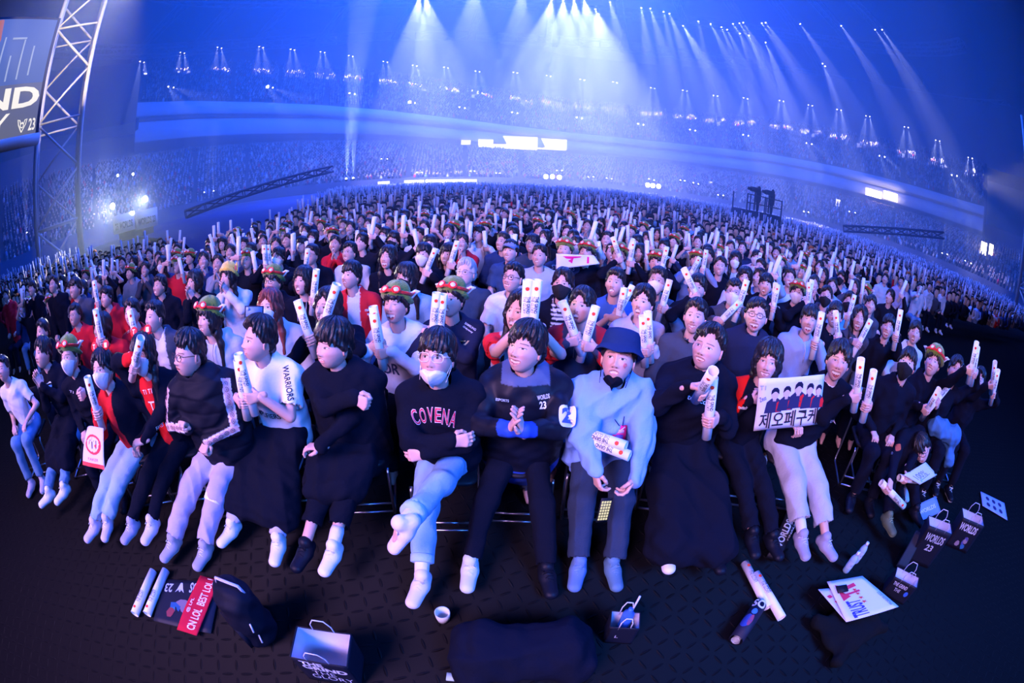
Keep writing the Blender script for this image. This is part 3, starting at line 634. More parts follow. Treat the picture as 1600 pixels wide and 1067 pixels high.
# plan of the upper balcony's front edge: azimuth from the camera, distance
AZ = np.array([-80, -66, -52.2, -44, -35, -26.5, -18, -9.4, -1, 7.4, 16, 24.4, 33, 42, 51, 61, 65, 80]); RR_ = np.array([49, 50, 54.8, 59.3, 66, 73.5, 83, 96, 110, 120, 122, 118.7, 111, 107, 104, 100.5, 97, 88])
def RF(az): return np.interp(az, AZ, RR_)
def KK(az): return np.interp(az, [-80, -66, -52, -35, -18, -5, 0], [1.65, 1.7, 1.7, 1.5, 1.22, 1.03, 1])
def RK(az, dr): return float((RF(az)+(dr if dr > 0 else dr*RF(az)/108))*KK(az))
def ringpt(az, dr, z): k = KK(az); r = (RF(az)+(dr if dr > 0 else dr*RF(az)/108))*k; return np.stack([r*np.sin(np.radians(az)), r*np.cos(np.radians(az)), 2.25+(z-2.25)*k+0*r], -1)
def sweep(name, prof, a0, a1, mat, col, n=90, smooth=True, colf=None):
    az = np.linspace(a0, a1, n); P = np.stack([ringpt(az, dr, z) for dr, z in prof], 1); m = len(prof); V = P.reshape(-1, 3)
    Q = np.array([(i*m+j, i*m+j+1, (i+1)*m+j+1, (i+1)*m+j) for i in range(n-1) for j in range(m-1)])
    T = None
    V2 = V; return mesh_obj(name, V2, Q, mat, tint=col, smooth=smooth)
M_CONC = tmat('painted_concrete', .8, .2, .1, 2); M_DARK = tmat('dark_steel', .7, .3)
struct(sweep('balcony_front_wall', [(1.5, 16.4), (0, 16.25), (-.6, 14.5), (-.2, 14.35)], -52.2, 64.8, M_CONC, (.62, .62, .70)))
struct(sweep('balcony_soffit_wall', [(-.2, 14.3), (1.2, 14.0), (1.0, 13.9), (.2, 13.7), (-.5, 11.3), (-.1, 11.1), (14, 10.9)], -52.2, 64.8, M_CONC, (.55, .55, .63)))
def steps(r0, z0, r1, z1, n):
    out = []
    for i in range(n): f0, f1 = i/n, (i+1)/n; out += [(r0+(r1-r0)*f0, z0+(z1-z0)*f0), (r0+(r1-r0)*f0, z0+(z1-z0)*f1)]
    return out+[(r1, z1)]
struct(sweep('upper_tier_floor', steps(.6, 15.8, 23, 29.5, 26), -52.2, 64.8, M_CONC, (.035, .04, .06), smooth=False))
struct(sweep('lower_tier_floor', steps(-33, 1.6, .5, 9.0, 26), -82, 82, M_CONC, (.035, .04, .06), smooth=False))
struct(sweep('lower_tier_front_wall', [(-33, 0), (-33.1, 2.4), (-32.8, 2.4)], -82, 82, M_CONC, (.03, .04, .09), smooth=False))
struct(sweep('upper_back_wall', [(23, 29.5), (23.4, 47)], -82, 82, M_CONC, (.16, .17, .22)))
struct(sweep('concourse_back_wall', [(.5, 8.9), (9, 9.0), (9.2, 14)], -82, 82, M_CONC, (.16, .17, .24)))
for a in (-52.2, 64.8):       # ends of the balcony
    P = [ringpt(np.array(a), dr, z) for dr, z in ((0, 11.1), (0, 16.6), (23, 30.5), (23, 11.1))]; g = Geo(); d = ringpt(np.array(a+.4), 5, 12)-ringpt(np.array(a), 5, 12); P = np.array(P)
    g.add(np.vstack([P, P+d]), Q=[(0, 1, 2, 3), (7, 6, 5, 4), (0, 4, 5, 1), (1, 5, 6, 2), (2, 6, 7, 3), (3, 7, 4, 0)], c=(.05, .06, .10)); struct(g.obj('balcony_end_wall', M_CONC, smooth=False))
# roof: shallow dome on ring trusses
g = Geo(); na, nr = 72, 12; cx, cy = 8., 55.; V = []; 
for j in range(nr+1):
    for i in range(na): f = j/nr; t = 2*pi*i/na; V.append((cx+165*f*cos(t), cy+135*f*sin(t), 66-26*f*f))
Q = [(j*na+i, j*na+(i+1) % na, (j+1)*na+(i+1) % na, (j+1)*na+i) for j in range(nr) for i in range(na)]
g.add(V, Q=Q, c=(.10, .11, .15)); struct(g.obj('ceiling', M_CONC))
def truss(name, P, w, col, mat=None, n=None, r=.16, up=arr(0, 0, 1), parent=None, base=None):
    """lattice girder through the points P: four chords and zig-zag lacing"""
    P = np.asarray(P, float); g = Geo(); d = np.gradient(P, axis=0); s = np.cross(d, up); s /= np.linalg.norm(s, axis=1)[:, None]; u = np.cross(s, d); u /= np.linalg.norm(u, axis=1)[:, None]
    C = [P+s*a*w/2+u*b*w/2 for a, b in ((-1, -1), (1, -1), (1, 1), (-1, 1))]
    for c in C: g.tube(c, r, 5, col)
    for i in range(len(P)-1):
        for k in range(4):
            a, b = C[k], C[(k+1) % 4]; g.tube([a[i], b[i+1]] if i % 2 else [b[i], a[i+1]], r*.6, 4, col, caps=False); g.tube([a[i], b[i]], r*.5, 4, col, caps=False)
    return g.obj(name, mat or M_DARK, parent, base=P[0] if base is None else base)
k = 0
for f, w in ((.92, 3.0), (.72, 2.5), (.5, 2.5)):
    t = np.linspace(-.15, pi+.15, 60); P = np.stack([cx+165*f*.72*np.cos(t), cy-0+135*f*.62*np.sin(t), 66-26*(f*.8)**2-3+0*t], 1); o = truss('roof_ring_truss', P, w, (.30, .32, .42), r=.28)
    tag(o, 'faint curved roof truss ring, %s under the dark ceiling' % ('outermost', 'middle', 'innermost')[k], 'roof truss', 'roof truss rings'); k += 1
for j, t in enumerate(np.linspace(.25, pi-.25, 13)):
    P = [(cx+165*.72*f*cos(t), cy+135*.62*f*sin(t), 63-26*(f*.8)**2) for f in np.linspace(.3, .95, 14)]; o = truss('roof_rib_truss', P, 2.0, (.28, .3, .4), r=.20)
    tag(o, 'faint straight roof rib truss under the dark ceiling, %s from the right' % ordw(j+1), 'roof truss', 'straight roof rib trusses')
# ------------------------------------------------------------------ spotlights
M_GLOW = nmat('spotlight_glass', (0, 0, 0), emit=(.80, .84, 1), es=14); M_GLOW.cycles.emission_sampling = 'NONE'
M_WIN = nmat('lit_window', (0, 0, 0), emit=(.86, .86, 1), es=2.2); M_WARM = nmat('warm_lamp_glass', (0, 0, 0), emit=(1, .93, .8), es=9)
M_WIN.cycles.emission_sampling = 'NONE'; M_WARM.cycles.emission_sampling = 'NONE'
def lamp_mesh():
    g = Geo(); g.lathe([(0, 0), (.8, 0), (1, -.1), (1, .3), (.6, 1.4), (0, 1.5)], 10, col=(.05, .05, .06)); V, F, C = g.arrays(); nf = sum(len(f) for f in F)
    a = np.arange(10)*2*pi/10; D = np.vstack([[0, 0, -1.05]]+[np.stack([np.cos(a)*r_, np.sin(a)*r_, 0*a+z_], 1) for r_, z_ in ((.6, -.85), (.95, -.1))]); T = np.array([(0, i+1, (i+1) % 10+1) for i in range(10)]); T = np.vstack([T]+[[(1+i, 11+i, 1+(i+1) % 10), (11+i, 11+(i+1) % 10, 1+(i+1) % 10)] for i in range(10)])
    o = mesh_obj('spotlight', np.vstack([V, D]), F+[T+len(V)], None, tint=(.05, .05, .06), mats=[M_DARK, M_GLOW], mi=[1]*0+[0]*nf+[1]*30); me = o.data; bpy.data.objects.remove(o); return me
LAMP = lamp_mesh()
_lc = {}
def lamp(p, tgt, Wt, ang, label, group, size=1., beam=True, col=(.50, .56, 1), blend=.4):
    k_ = _lc[group] = _lc.get(group, 0)+1; q_ = (k_+1)//2; label = (label+', %s lamp of the %s pair from left' % ('left' if k_ % 2 else 'right', ordw(q_))) if 'pair' in group else label+', %s from the left' % ordw(k_)
    p = arr(*p); d = nrm(arr(*tgt)-p); r = np.linalg.norm(p-EYE)*.0023*size
    o = bpy.data.objects.new('spotlight', LAMP); COL.objects.link(o); o.matrix_world = Matrix.Translation(Vector(p)) @ Matrix(rot_to(-d).tolist()).to_4x4() @ Matrix.Scale(r, 4)
    tag(o, label, 'spotlight', group)
    if beam: spot(p+d*r*1.2, tgt, Wt, ang, blend=blend, r=.12, col=col)
GA = 'spotlight pairs along the roof edge'
for x, y in [(222, 96), (285, 82), (343, 74), (408, 73), (457, 77), (504, 81), (548, 87), (602, 96), (648, 102), (697, 105), (746, 111), (805, 113), (857, 118), (910, 124), (961, 128), (1020, 137), (1070, 141), (1118, 149), (1165, 153), (1221, 157), (1266, 164), (1311, 171), (1356, 181), (1416, 198), (1465, 219), (1516, 246)]:
    for s in (-1, 1):
        az = degrees(atan2(ray(x, y)[0], ray(x, y)[1])); p = atr(x+s*3, y+s*.7, RK(az, 14)); out = nrm(p*(1, 1, 0)); sd = np.cross(out, UP)
        left = x < 860; tg = p+out*3.0+sd*((2.8 if s > 0 else .3) if left else s*1.5)+arr(0, 0, -9)
        lamp(p, tg, 60000, 26, 'white spotlight along the roof edge', GA, .8)
GM = 'spotlight pairs above the balcony front'
for x, y, b in [(267, 136, 0), (422, 136, 1), (550, 146, 0), (644, 160, 1), (722, 168, 0), (804, 176, 0), (905, 184, 0), (1001, 194, 0), (1082, 203, 0), (1165, 211, 0), (1264, 224, 0), (1378, 244, 0), (1491, 274, 0)]:
    for s in (-1, 1):
        az = degrees(atan2(ray(x, y)[0], ray(x, y)[1])); p = atr(x+s*4, y+s*.8, RK(az, -3.5)); out = nrm(p*(1, 1, 0)); sd = np.cross(out, UP)
        big = b and s < 0; tg = p+sd*(6 if s > 0 else 2)-out*4+arr(0, 0, -4)
        lamp(p, tg, 26000, 20, 'bright spotlight above the balcony front', GM, 1.9 if big else .8)
GC = 'beam spotlights high in the roof'
for x, y, W_, an, dx in [(655, -6, 5, 40, 0), (665, -6, 5, 40, .3), (742, -25, 3, 40, 0), (815, -20, 3, 36, 0), (862, 0, 5, 44, -.2), (880, 0, 5, 44, 0), (897, 0, 5, 44, .1), (912, -1, 5, 44, .3), (930, 14, 5, 46, .35), (953, 3, 3, 22, .3), (1002, 12, 2.0, 17, .15), (1016, 13, 2.0, 17, .35), (1037, 18, 1.5, 15, .2), (1046, 21, 2.0, 18, .45), (1067, 40, 2.2, 22, .75), (1091, 33, 1, 13, .2), (1110, 37, 1.2, 17, .65), (1127, 42, 1.2, 15, .5), (1136, 46, 1.0, 16, .6), (1145, 37, 1, 17, .8), (1155, 36, 1, 17, .8), (1161, 35, 1, 17, .8), (1156, 52, 1.0, 15, .3), (1170, 55, 1.2, 17, .5), (1190, 36, 1, 16, .9), (1196, 35, 1, 18, .9), (1196, 66, 1.5, 17, .5), (1250, 37, 1.0, 17, .9), (1314, 40, 1.0, 17, .9), (1367, 46, 1, 16, .9), (1378, 46, 1, 16, .9), (1285, 99, 1.0, 15, .45), (1289, 103, .8, 12, .5)]:
    p = atr(x, y, 62); out = nrm(p*(1, 1, 0)); sd = np.cross(out, UP); tg = p+sd*dx*17+out*3+arr(0, 0, -25)
    lamp(p, tg, W_*(36000 if 600 < x < 960 else 62000), an, 'white beam spotlight high in the dark roof', GC, .8, col=(.62, .62, 1))
GU = 'small lamps shining up in front of the lower tier'
for x, y, W_ in sorted([(541, 280, 9), (552, 279, 8), (596, 249, 1), (605, 249, 1), (652, 270, 1), (659, 270, 1), (735, 268, 1), (741, 268, 1), (775, 271, 1), (781, 271, 1), (870, 267, 1), (878, 267, 1), (919, 277, 1), (927, 277, 1), (948, 279, 2), (956, 280, 1), (1014, 280, 1.5), (1022, 282, 1), (1063, 282, 1), (1070, 283, 1), (1083, 286, 1), (1091, 288, 1), (1122, 305, 1), (1130, 306, 1), (1256, 331, 1), (1263, 332, 1), (1327, 331, 1), (1336, 333, 1), (1375, 365, 1), (1383, 366, 1), (1472, 396, 1), (1480, 398, 1), (1508, 408, 1), (1517, 412, 1), (319, 301, 1), (334, 299, 1), (147, 335, 1.5), (164, 331, 1.5), (42, 364, 2), (58, 360, 1)]):
    az = degrees(atan2(ray(x, y)[0], ray(x, y)[1])); R = min(RK(az, -34.5), 62) if W_ < 5 else 45; p = atr(x, y, R); p[2] = max(p[2], .9); sd = np.cross(nrm(p*(1, 1, 0)), UP); k = 1 if (x % 2) else 0
    tg = p+sd*((.6 if W_ > 5 and x < 546 else 3.0 if k else 0)) + arr(0, 0, 14)
    lamp(p, tg, (22000 if W_ > 5 else 12000)*W_, 11 if W_ > 5 else 14, 'small lamp shining upward before the lower tier', GU, 1.4 if W_ > 5 else .8)
GF = 'downlights under the balcony'
for x, y in [(227, 223), (245, 221), (262, 219), (278, 217), (314, 214), (330, 212), (346, 211), (362, 210), (394, 208), (409, 208), (423, 208), (438, 208), (1417, 312), (1430, 315), (1441, 318), (1451, 321), (1475, 329), (1487, 332), (1500, 336), (1509, 339)]:
    az = degrees(atan2(ray(x, y)[0], ray(x, y)[1])); p = atr(x, y, RK(az, 1.5)); out = nrm(p*(1, 1, 0)); sd = np.cross(out, UP)
    lamp(p, p-out*7+sd*3.5+arr(0, 0, -6), 6000, 12, 'small downlight under the pale balcony', GF, .6)
for x, y in sorted([(516, 203), (582, 206), (618, 208), (629, 209), (663, 212), (674, 213), (707, 215), (1065, 246), (1093, 249), (1129, 254), (1141, 255), (1179, 260), (1190, 262), (1229, 270), (1293, 279), (1435, 313), (1503, 334), (231, 217), (330, 209), (996, 267), (1063, 274), (1099, 277), (1143, 279), (1226, 268), (1310, 318)]):
    az = degrees(atan2(ray(x, y)[0], ray(x, y)[1])); p = atr(x, y, RK(az, 2.0)); lamp(p, p+arr(0, 0, -5), 0, 10, 'bare white lamp under the pale balcony', 'bare lamps under the balcony', 1.1, beam=False)
# floodlight clusters and lit bays
def glowbox(name, c, out, w, h, mat, d=.3):
    g = Geo(); F_ = rot_to(-out, np.cross(UP, out)); g.box(c, (w, h, d), F_); return g.obj(name, mat, smooth=False)
def pixbox(x0, y0, x1, y1, R, mat=None, name='lit_window', d=.3):
    c = atr((x0+x1)/2, (y0+y1)/2, R); out = nrm(c*(1, 1, 0)); k = np.linalg.norm(c-EYE)/667*1.03; return c, out, (x1-x0)*k, (y1-y0)*k
for i, (x0, y0, x1, y1, dR) in enumerate([(771, 213, 838, 233, -1.2), (839, 217, 884, 234, -1.2), (748, 218, 770, 230, -1.2), (721, 219, 735, 226, -1.2), (1352, 297, 1378, 307, -2), (1380, 301, 1403, 312, -2), (1532, 380, 1542, 396, -16), (1545, 383, 1552, 397, -16), (368, 248, 380, 262, -6), (876, 247, 931, 250, 0), (1108, 284, 1113, 294, -20), (1306, 312, 1313, 322, -14)]):
    az = degrees(atan2(ray((x0+x1)/2, y0)[0], ray((x0+x1)/2, y0)[1])); c, out, w, h = pixbox(x0, y0, x1, y1, RK(az, dR)); o = glowbox('lit_window', c, out, w, h, M_WIN if i < 4 or i > 8 else M_WARM)
    if o.data.materials[0] is M_WARM: pass
    tag(o, ['widest glowing white lounge window under the balcony at mid picture', 'glowing white lounge window just right of the widest one', 'small glowing window just left of the widest lounge window', 'smallest glowing window left of the lounge windows', 'warm lit doorway under the right part of the balcony', 'warm lit doorway beside the first under right balcony', 'warm lit exit at far right of the lower tier', 'narrow warm lit exit at far right of the lower tier', 'pale lit exit opening in the left lower tier', 'long thin glowing ledge below the lounge windows', 'narrow glowing doorway in the middle right lower tier', 'small lit doorway in the right lower tier'][i], 'window')
for i, (x, y) in enumerate([(853, 276), (863, 276), (874, 277), (1012, 289), (1020, 290), (1029, 291)]):
    p = atr(x, y, 60); lamp(p, p+arr(0, -10, 0), 0, 10, 'glaring white floodlight beyond the crowd', 'floodlights in rows of three beyond the crowd', 2.6, beam=False)
# mixing desk deck far behind the crowd
e = empty('control_desk', atr(665, 293, 56)*(1, 1, 0)); tag(e, 'long bright control desk platform glowing beyond the far crowd', 'desk'); c = atr(665, 293, 56)
g = Geo(); g.box((c[0], c[1]+1, 1.2), (13, 3, .9), col=(.5, .5, .6)); g.obj('desk_riser', M_CONC, e, smooth=False)
for x0, x1, y in ((590, 609, 286), (631, 663, 288), (665, 690, 288), (692, 745, 287)):
    a, b = atr(x0, y, 55), atr(x1, y, 55); g = Geo(); m = (a+b)/2; g.box((m[0], m[1], 1.9), (abs(b[0]-a[0]), .3, .35)); g.obj('lit_screen_row', M_WIN, e, smooth=False)
for x in (667, 692, 709, 726): p = atr(x, 283, 55); lamp(p, p+arr(0, -5, 0), 0, 10, 'bright work lamp on the far control desk', 'work lamps on the far control desk', 1.5, beam=False)
# camera cranes and platforms
def bar(name, a, b, r, col, label, cat):
    g = Geo(); a, b = arr(*a), arr(*b); n = 9; P = [a+(b-a)*t for t in np.linspace(0, 1, n)]; o = truss(name, P, r*2, col, r=r*.35, base=a*(1, 1, 0)); return tag(o, label, cat)
bar('camera_crane', atr(290, 335, 26), atr(518, 264, 30), .2, (.02, .03, .08), 'long dark camera crane arm slanting over the left of the crowd', 'camera crane')
bar('camera_crane', atr(1318, 357, 40), atr(1475, 368, 40), .25, (.01, .02, .05), 'level dark camera crane arm in front of the right lower tier', 'camera crane')
o = Geo(); b = atr(1180, 352, 30)*(1, 1, 0); e = empty('camera_platform', b); tag(e, 'dark scaffold camera platform standing at the right back of the crowd', 'platform')
z0 = atr(1180, 330, 30)[2]; g = Geo(); 
for i in (-1, 0, 1):
    for j in (-1, 1): g.tube([b+arr(i*1.45, j*1, 0), b+arr(i*1.45, j*1, z0+1.1)], .05, 6, (.01, .015, .04))
for z in (z0+.5, z0+1.05): g.tube([b+arr(-1.45, -1, z), b+arr(1.45, -1, z)], .04, 6, (.01, .015, .04))
g.obj('scaffold_frame', M_DARK, e); g = Geo(); g.box(b+arr(0, 0, z0/2), (2.95, 2.0, z0), col=(.008, .012, .035)); g.obj('platform_skirt', M_CLOTH, e, smooth=False)
for i, dx in enumerate((-.1, 1.1)):
    c = b+arr(dx, -.2, z0); S = Sdf(); S.cap(c+arr(0, 0, .08), c+arr(0, 0, .8), .10, .13, k=.08).cap(c+arr(0, 0, .8), c+arr(0, -.05, 1.35), .22, .20, (1, .7, 1), k=.08).cap(c+arr(0, -.02, 1.62), c+arr(0, -.03, 1.64), .12, .12, k=.04).cap(c+arr(0, 0, 1.35), c+arr(-.4, -.25, 1.30), .08, .06, k=.04)
    V, Q = S.mesh(.05); o = mesh_obj('person', V, Q, M_CLOTH, None, c, (.01, .015, .04)); tag(o, 'dark silhouette of a camera operator, %s on the scaffold platform' % ('left one', 'right one')[i], 'person', 'camera operators on the platform')
    g = Geo(); q = c+arr(-.45, -.3, 1.45); g.box(q, (.7, .3, .32), col=(.01, .012, .03)); g.tube([q-arr(.35, 0, 0), q-arr(.62, 0, 0)], .11, 10, (.01, .012, .03)); g.tube([q, q-arr(0, 0, 1.4)], .06, 6, (.01, .012, .03)); o = g.obj('broadcast_camera', M_DARK, base=c); tag(o, 'dark broadcast camera, %s on the scaffold platform' % ('left one', 'right one')[i], 'camera', 'broadcast cameras on the platform')
# left caster desk: banner, lamps
d = empty('presenter_desk', atr(210, 352, 24)*(1, 1, 0)); tag(d, 'white presenter desk banner with dark writing under two glaring lamps, far left', 'desk'); a, b2 = atr(176, 352, 24), atr(247, 338, 24)
for k, (u, w_, t) in enumerate(((.25, .48, '23 WORLDS'), (.75, .48, 'WORLDS 23'))):
    m = a+(b2-a)*u; x = nrm((b2-a)*(1, 1, 0)); g = Geo(); F_ = np.stack([x, np.cross(UP, x), UP], 1); L_ = np.linalg.norm(b2-a)*w_; g.box(m, (L_, .06, .95), F_, (.7, .7, .74)); pn = g.obj('banner_panel', M_PAPER, d, smooth=False)
    g = Geo(); flat_text(g, text_mesh(t, .03), m-F_[:, 1]*.04+arr(0, 0, -.1), x, UP, L_*.8, .36, (.01, .01, .03)); g.obj('banner_lettering', M_INK, pn, smooth=False)
g = Geo(); m = (a+b2)/2+nrm((a+b2)*(1, 1, 0))*1.2+arr(0, 0, -.3); g.box(m, (1.6, 1.6, 1.2), col=(.02, .02, .05)); g.obj('desk_body', M_DARK, d, smooth=False)
for x, y in ((176, 322), (227, 311)): p = atr(x, y, 25); lamp(p, p+arr(4, -6, -1.0), 9000, 70, 'glaring lamp above the presenter desk', 'lamps above the presenter desk', 3.2, col=(1, .95, .85))
for x, y in ((184, 274), (208, 272)): p = atr(x, y, 27); lamp(p, p+arr(4, -6, -3), 0, 60, 'small yellowish mast lamp above the presenter desk', 'mast lamps above the presenter desk', 1.4, beam=False)
# raised dark wing of the stage between the crowd blocks
g = Geo(); PL = [(-7.4, 7.9), (-9.2, 17.5), (-26, 56), (-44, 56), (-30, 22), (-16, 13.8)]; V = [(x, y, z) for z in (0, 1.05) for x, y in PL]; n = 6
g.add(V, c=(.03, .06, .20)); g.Q.append(np.array([(i, (i+1) % n, n+(i+1) % n, n+i) for i in range(n)])); g.T.append(np.array([(6, 6+i, 7+i) for i in range(1, 5)])); o = g.obj('stage_wing', M_DARK, base=(-15, 15, 0), smooth=False); tag(o, 'low dark blue stage wing between the left and central crowd', 'stage')
# ------------------------------------------------------------------ tower, screen
def pol(az, R, z=0): return arr(R*sin(radians(az)), R*cos(radians(az)), z)
def tower(name, az0, az1, R, depth, ztop, label, col, step=2.6):
    a, b = pol(az0, R), pol(az1, R); out = nrm((a+b)/2)*depth; base = (a+b)/2; e = empty(name, base); tag(e, label, 'truss tower')
    legs = [a, b, b+out, a+out]; n = int(ztop/step)
    for c in legs: g = Geo(); g.tube([c, c+arr(0, 0, ztop)], .17, 8, col); g.obj('leg', M_DARK, e)
    for k in range(4):
        g = Geo(); p, q = legs[k], legs[(k+1) % 4]
        for i in range(n):
            z = i*step; g.tube([p+arr(0, 0, z), q+arr(0, 0, z+step)] if i % 2 else [q+arr(0, 0, z), p+arr(0, 0, z+step)], .09, 6, col)
            if i % 2: g.tube([p+arr(0, 0, z), q+arr(0, 0, z)], .08, 6, col)
        g.obj('cross_bracing', M_DARK, e)
    return e
tower('truss_tower', -67.2, -60.4, 30, 3.2, 21, 'tall pale steel lattice tower beside the big screen', (.55, .52, .50), 3.3)
tower('truss_tower', -80, -74, 29, 3, 8.6, 'pale steel lattice base under the big screen', (.40, .38, .38), 2.8)
tower('truss_tower', 71.5, 76, 40, 3.5, 17, 'pale steel lattice tower at the far right edge', (.5, .46, .42), 3)
sp = bpy.data.lights.new('tower_warm_spot', 'SPOT'); sp.energy = 22000; sp.color = (1, .86, .68); sp.spot_size = radians(50); sp.shadow_soft_size = .5; so = bpy.data.objects.new('tower_warm_spot', sp); COL.objects.link(so); aim(so, pol(-58, 16, 13), pol(-66, 30, 16))
sp = bpy.data.lights.new('tower_warm_spot', 'SPOT'); sp.energy = 9000; sp.color = (1, .78, .55); sp.spot_size = radians(26); sp.shadow_soft_size = .5; so = bpy.data.objects.new('tower_warm_spot', sp); COL.objects.link(so); aim(so, pol(64, 30, 8), pol(73.5, 40, 11))
e = empty('led_screen', (-25.4, 3, 8.9)); tag(e, 'big video screen at left with cropped white title lettering', 'screen'); XS = -25.2
def emat(n, c, s): m = nmat(n, (0, 0, 0), emit=c, es=s); return m
g = Geo(); g.box((XS-.3, 2.0, 12.4), (.5, 17.4, 7.3), col=(.03, .03, .04)); g.obj('screen_frame', M_DARK, e, smooth=False)
g = Geo(); g.box((XS, 2.0, 13.85), (.1, 16.8, 4.0)); pic = g.obj('screen_picture', emat('screen_blue', (.10, .16, .52), 1.0), e, smooth=False)
g = Geo()
for y, z, h in ((9.0, 13.2, 1.8), (8.1, 13.3, 2.4), (7.2, 12.8, 1.5), (6.4, 13.5, 2.4), (5.3, 13.6, 2.8)): g.box((XS+.08, y, z), (.04, .12, h))
g.box((XS+.08, 7.6, 14.6), (.04, 1.2, .1)); g.obj('picture_shapes', emat('screen_pale', (.35, .42, .75), 1), pic, smooth=False)
g = Geo(); g.tube([(XS+.08, 5.4, 15.6), (XS+.08, 5.6, 14.6), (XS+.08, 5.3, 13.0)], .4, 8); g.obj('picture_figure', emat('screen_rose', (.45, .16, .16), 1), pic)
g = Geo(); g.box((XS, 2.0, 10.3), (.1, 16.8, 3.05)); low = g.obj('title_panel', emat('screen_grey', (.13, .14, .24), 1.0), e, smooth=False)
ML = emat('screen_lettering', (.85, .80, .75), 1.15); g = Geo()
flat_text(g, text_mesh('THE GRIND', .035), (XS+.09, 2.2, 11.0), (0, 1, 0), (0, 0, 1), 16.2, 1.25, (1, 1, 1)); flat_text(g, text_mesh('THE GLORY'), (XS+.09, 1.0, 9.55), (0, 1, 0), (0, 0, 1), 14.2, 1.25, (1, 1, 1))
flat_text(g, text_mesh('23', .02), (XS+.09, 10.0, 9.35), (0, 1, 0), (0, 0, 1), .55, .7, (1, 1, 1)); g.obj('title_lettering', ML, low, smooth=False)
g = Geo(); c = arr(XS+.09, 9.2, 9.35)
for sg in (-1, 1): g.tube([c+arr(0, 0, -.38), c+arr(0, sg*.12, -.2), c+arr(0, sg*.28, .05), c+arr(0, sg*.36, .35), c+arr(0, sg*.2, .3), c+arr(0, sg*.12, .1), c+arr(0, 0, .18)], .035, 5)
g.tube([c+.13*arr(0, cos(t), sin(t)) for t in np.linspace(0, 6.28, 12)[:-1]], .03, 5, closed=True); g.obj('trophy_emblem', ML, low, smooth=False)
g = Geo(); g.tube([(XS+.4, y, 8.35) for y in np.linspace(-6, 10.5, 12)], .35, 10, (.45, .43, .42)); g.obj('cable_duct', M_DARK, e)
# ------------------------------------------------------------------ front row, picture left to right
R1 = 'spectators seated in the front row'; T1G = 'cheering tubes held in the front row'; F = []
def hd(px, py, z=1.27): return atz(px, py, z)
def grip(p, i, hx, hy, tx, ty, fwd=.30, dt=.0, **k):
    y = p.C[1]-fwd; G = aty(hx, hy, y); Tp = aty(tx, ty, y+dt); return p.arm(i, G, 'grip', axis=Tp-G, **k)
def foot(px, py, z=.09): return atz(px, py, z)
def blanket(p, pts, name='black_blanket', col=BLK, k=.08, mat=None, folds=.014):
    S = Sdf()
    for a, b, ra, rb, sc_ in pts: S.cap(a, b, ra, rb, sc_, k=k)
    for i in (0, 1): pass
    V, Q = S.mesh(p.L['cl']*1.2, folds=folds, seed=p.seed+20); return mesh_obj(name, V, Q, mat or M_CLOTH, None, p.base, col)
def lowp(p, i, low):
    K, A = p.K[i], p.A[i]; f = min(1, (K[2]-low-.05)/(K[2]-A[2])); return K+(A-K)*f
def lap_cloth(p, name, label, cat, col=BLK, low=.25, extra=[], w=1.0):
    pts = []
    for i in (0, 1): K = p.K[i]; H = p.H[i]; pts += [(H+arr(0, -.12, .05), K+arr(0, .0, .03), .115*w, .105*w, (1, 1, .8)), (K+arr(0, -.01, .02), lowp(p, i, low), .10*w, .12*w, (1.1, 1, 1))]
    m = (p.K[0]+p.K[1])/2; lm = (lowp(p, 0, low)+lowp(p, 1, low))/2; pts += [(m+arr(0, .15, .02), m+arr(0, .0, .02), .11, .10, (1.2, 1, .7)), (m, lm, .10, .12, (1.4, .9, 1))]+extra
    o = blanket(p, pts, name, col); tag(o, label, cat); return o
# far left: white tee, jeans
p = Person('person in white short-sleeved tee and blue jeans at far left end of front row', hd(6, 578, 1.22), yaw=30, lod=1, hair='short', seed=10, group=R1)
p.rest(0); p.rest(1); p.build_body(); p.top('tee', WHT, short=True); p.trousers(DEN, M_DENIM); p.shoe(0, (.5, .45, .6)); p.shoe(1, (.5, .45, .6))
# clapping
p = Person('person in black jacket clapping both hands in front of their face, at far left', hd(68, 553, 1.3), yaw=50, pitch=14, lod=0, hair='part', seed=11, group=R1)
p.clap(aty(60, 590, p.C[1]-.20)); p.leg(0, foot(62, 838), toe=(-.2, -1, 0)); p.leg(1, foot(86, 862), toe=(.0, -1, 0))
p.build_body(); p.top('jacket', BLK, collar=True); p.trousers(DEN, M_DENIM); p.shoe(0); p.shoe(1); P1 = p
pdecal('jacket_emblem', 'G', p.topo, p.cloth, 78, 602, .06, .07, (.7, .7, .75), offset=.03)
lap_cloth(p, 'black_blanket', 'black blanket over the knees of the person clapping at far left', 'blanket', low=.34)
# plush hat + mask
p = Person('person in white mask, green plush hat with red goggles and black zip jacket', hd(110, 560, 1.27), yaw=35, pitch=12, lod=0, hair='short', seed=12, group=R1)
p.arm(1, aty(131, 615, p.C[1]-.22), 'fist', axis=(0, 0, 1)); p.rest(0); p.build_body(); p.top('jacket', BLK, collar=True); p.trousers(BLK); p.shoe(0, BLK, BLK); p.shoe(1, BLK, BLK); p.plush_hat(); p.mask()
pdecal('jacket_print', 'T1', p.topo, p.cloth, 112, 612, .06, .02, (.6, .6, .7), rot=-20); F.append(p)
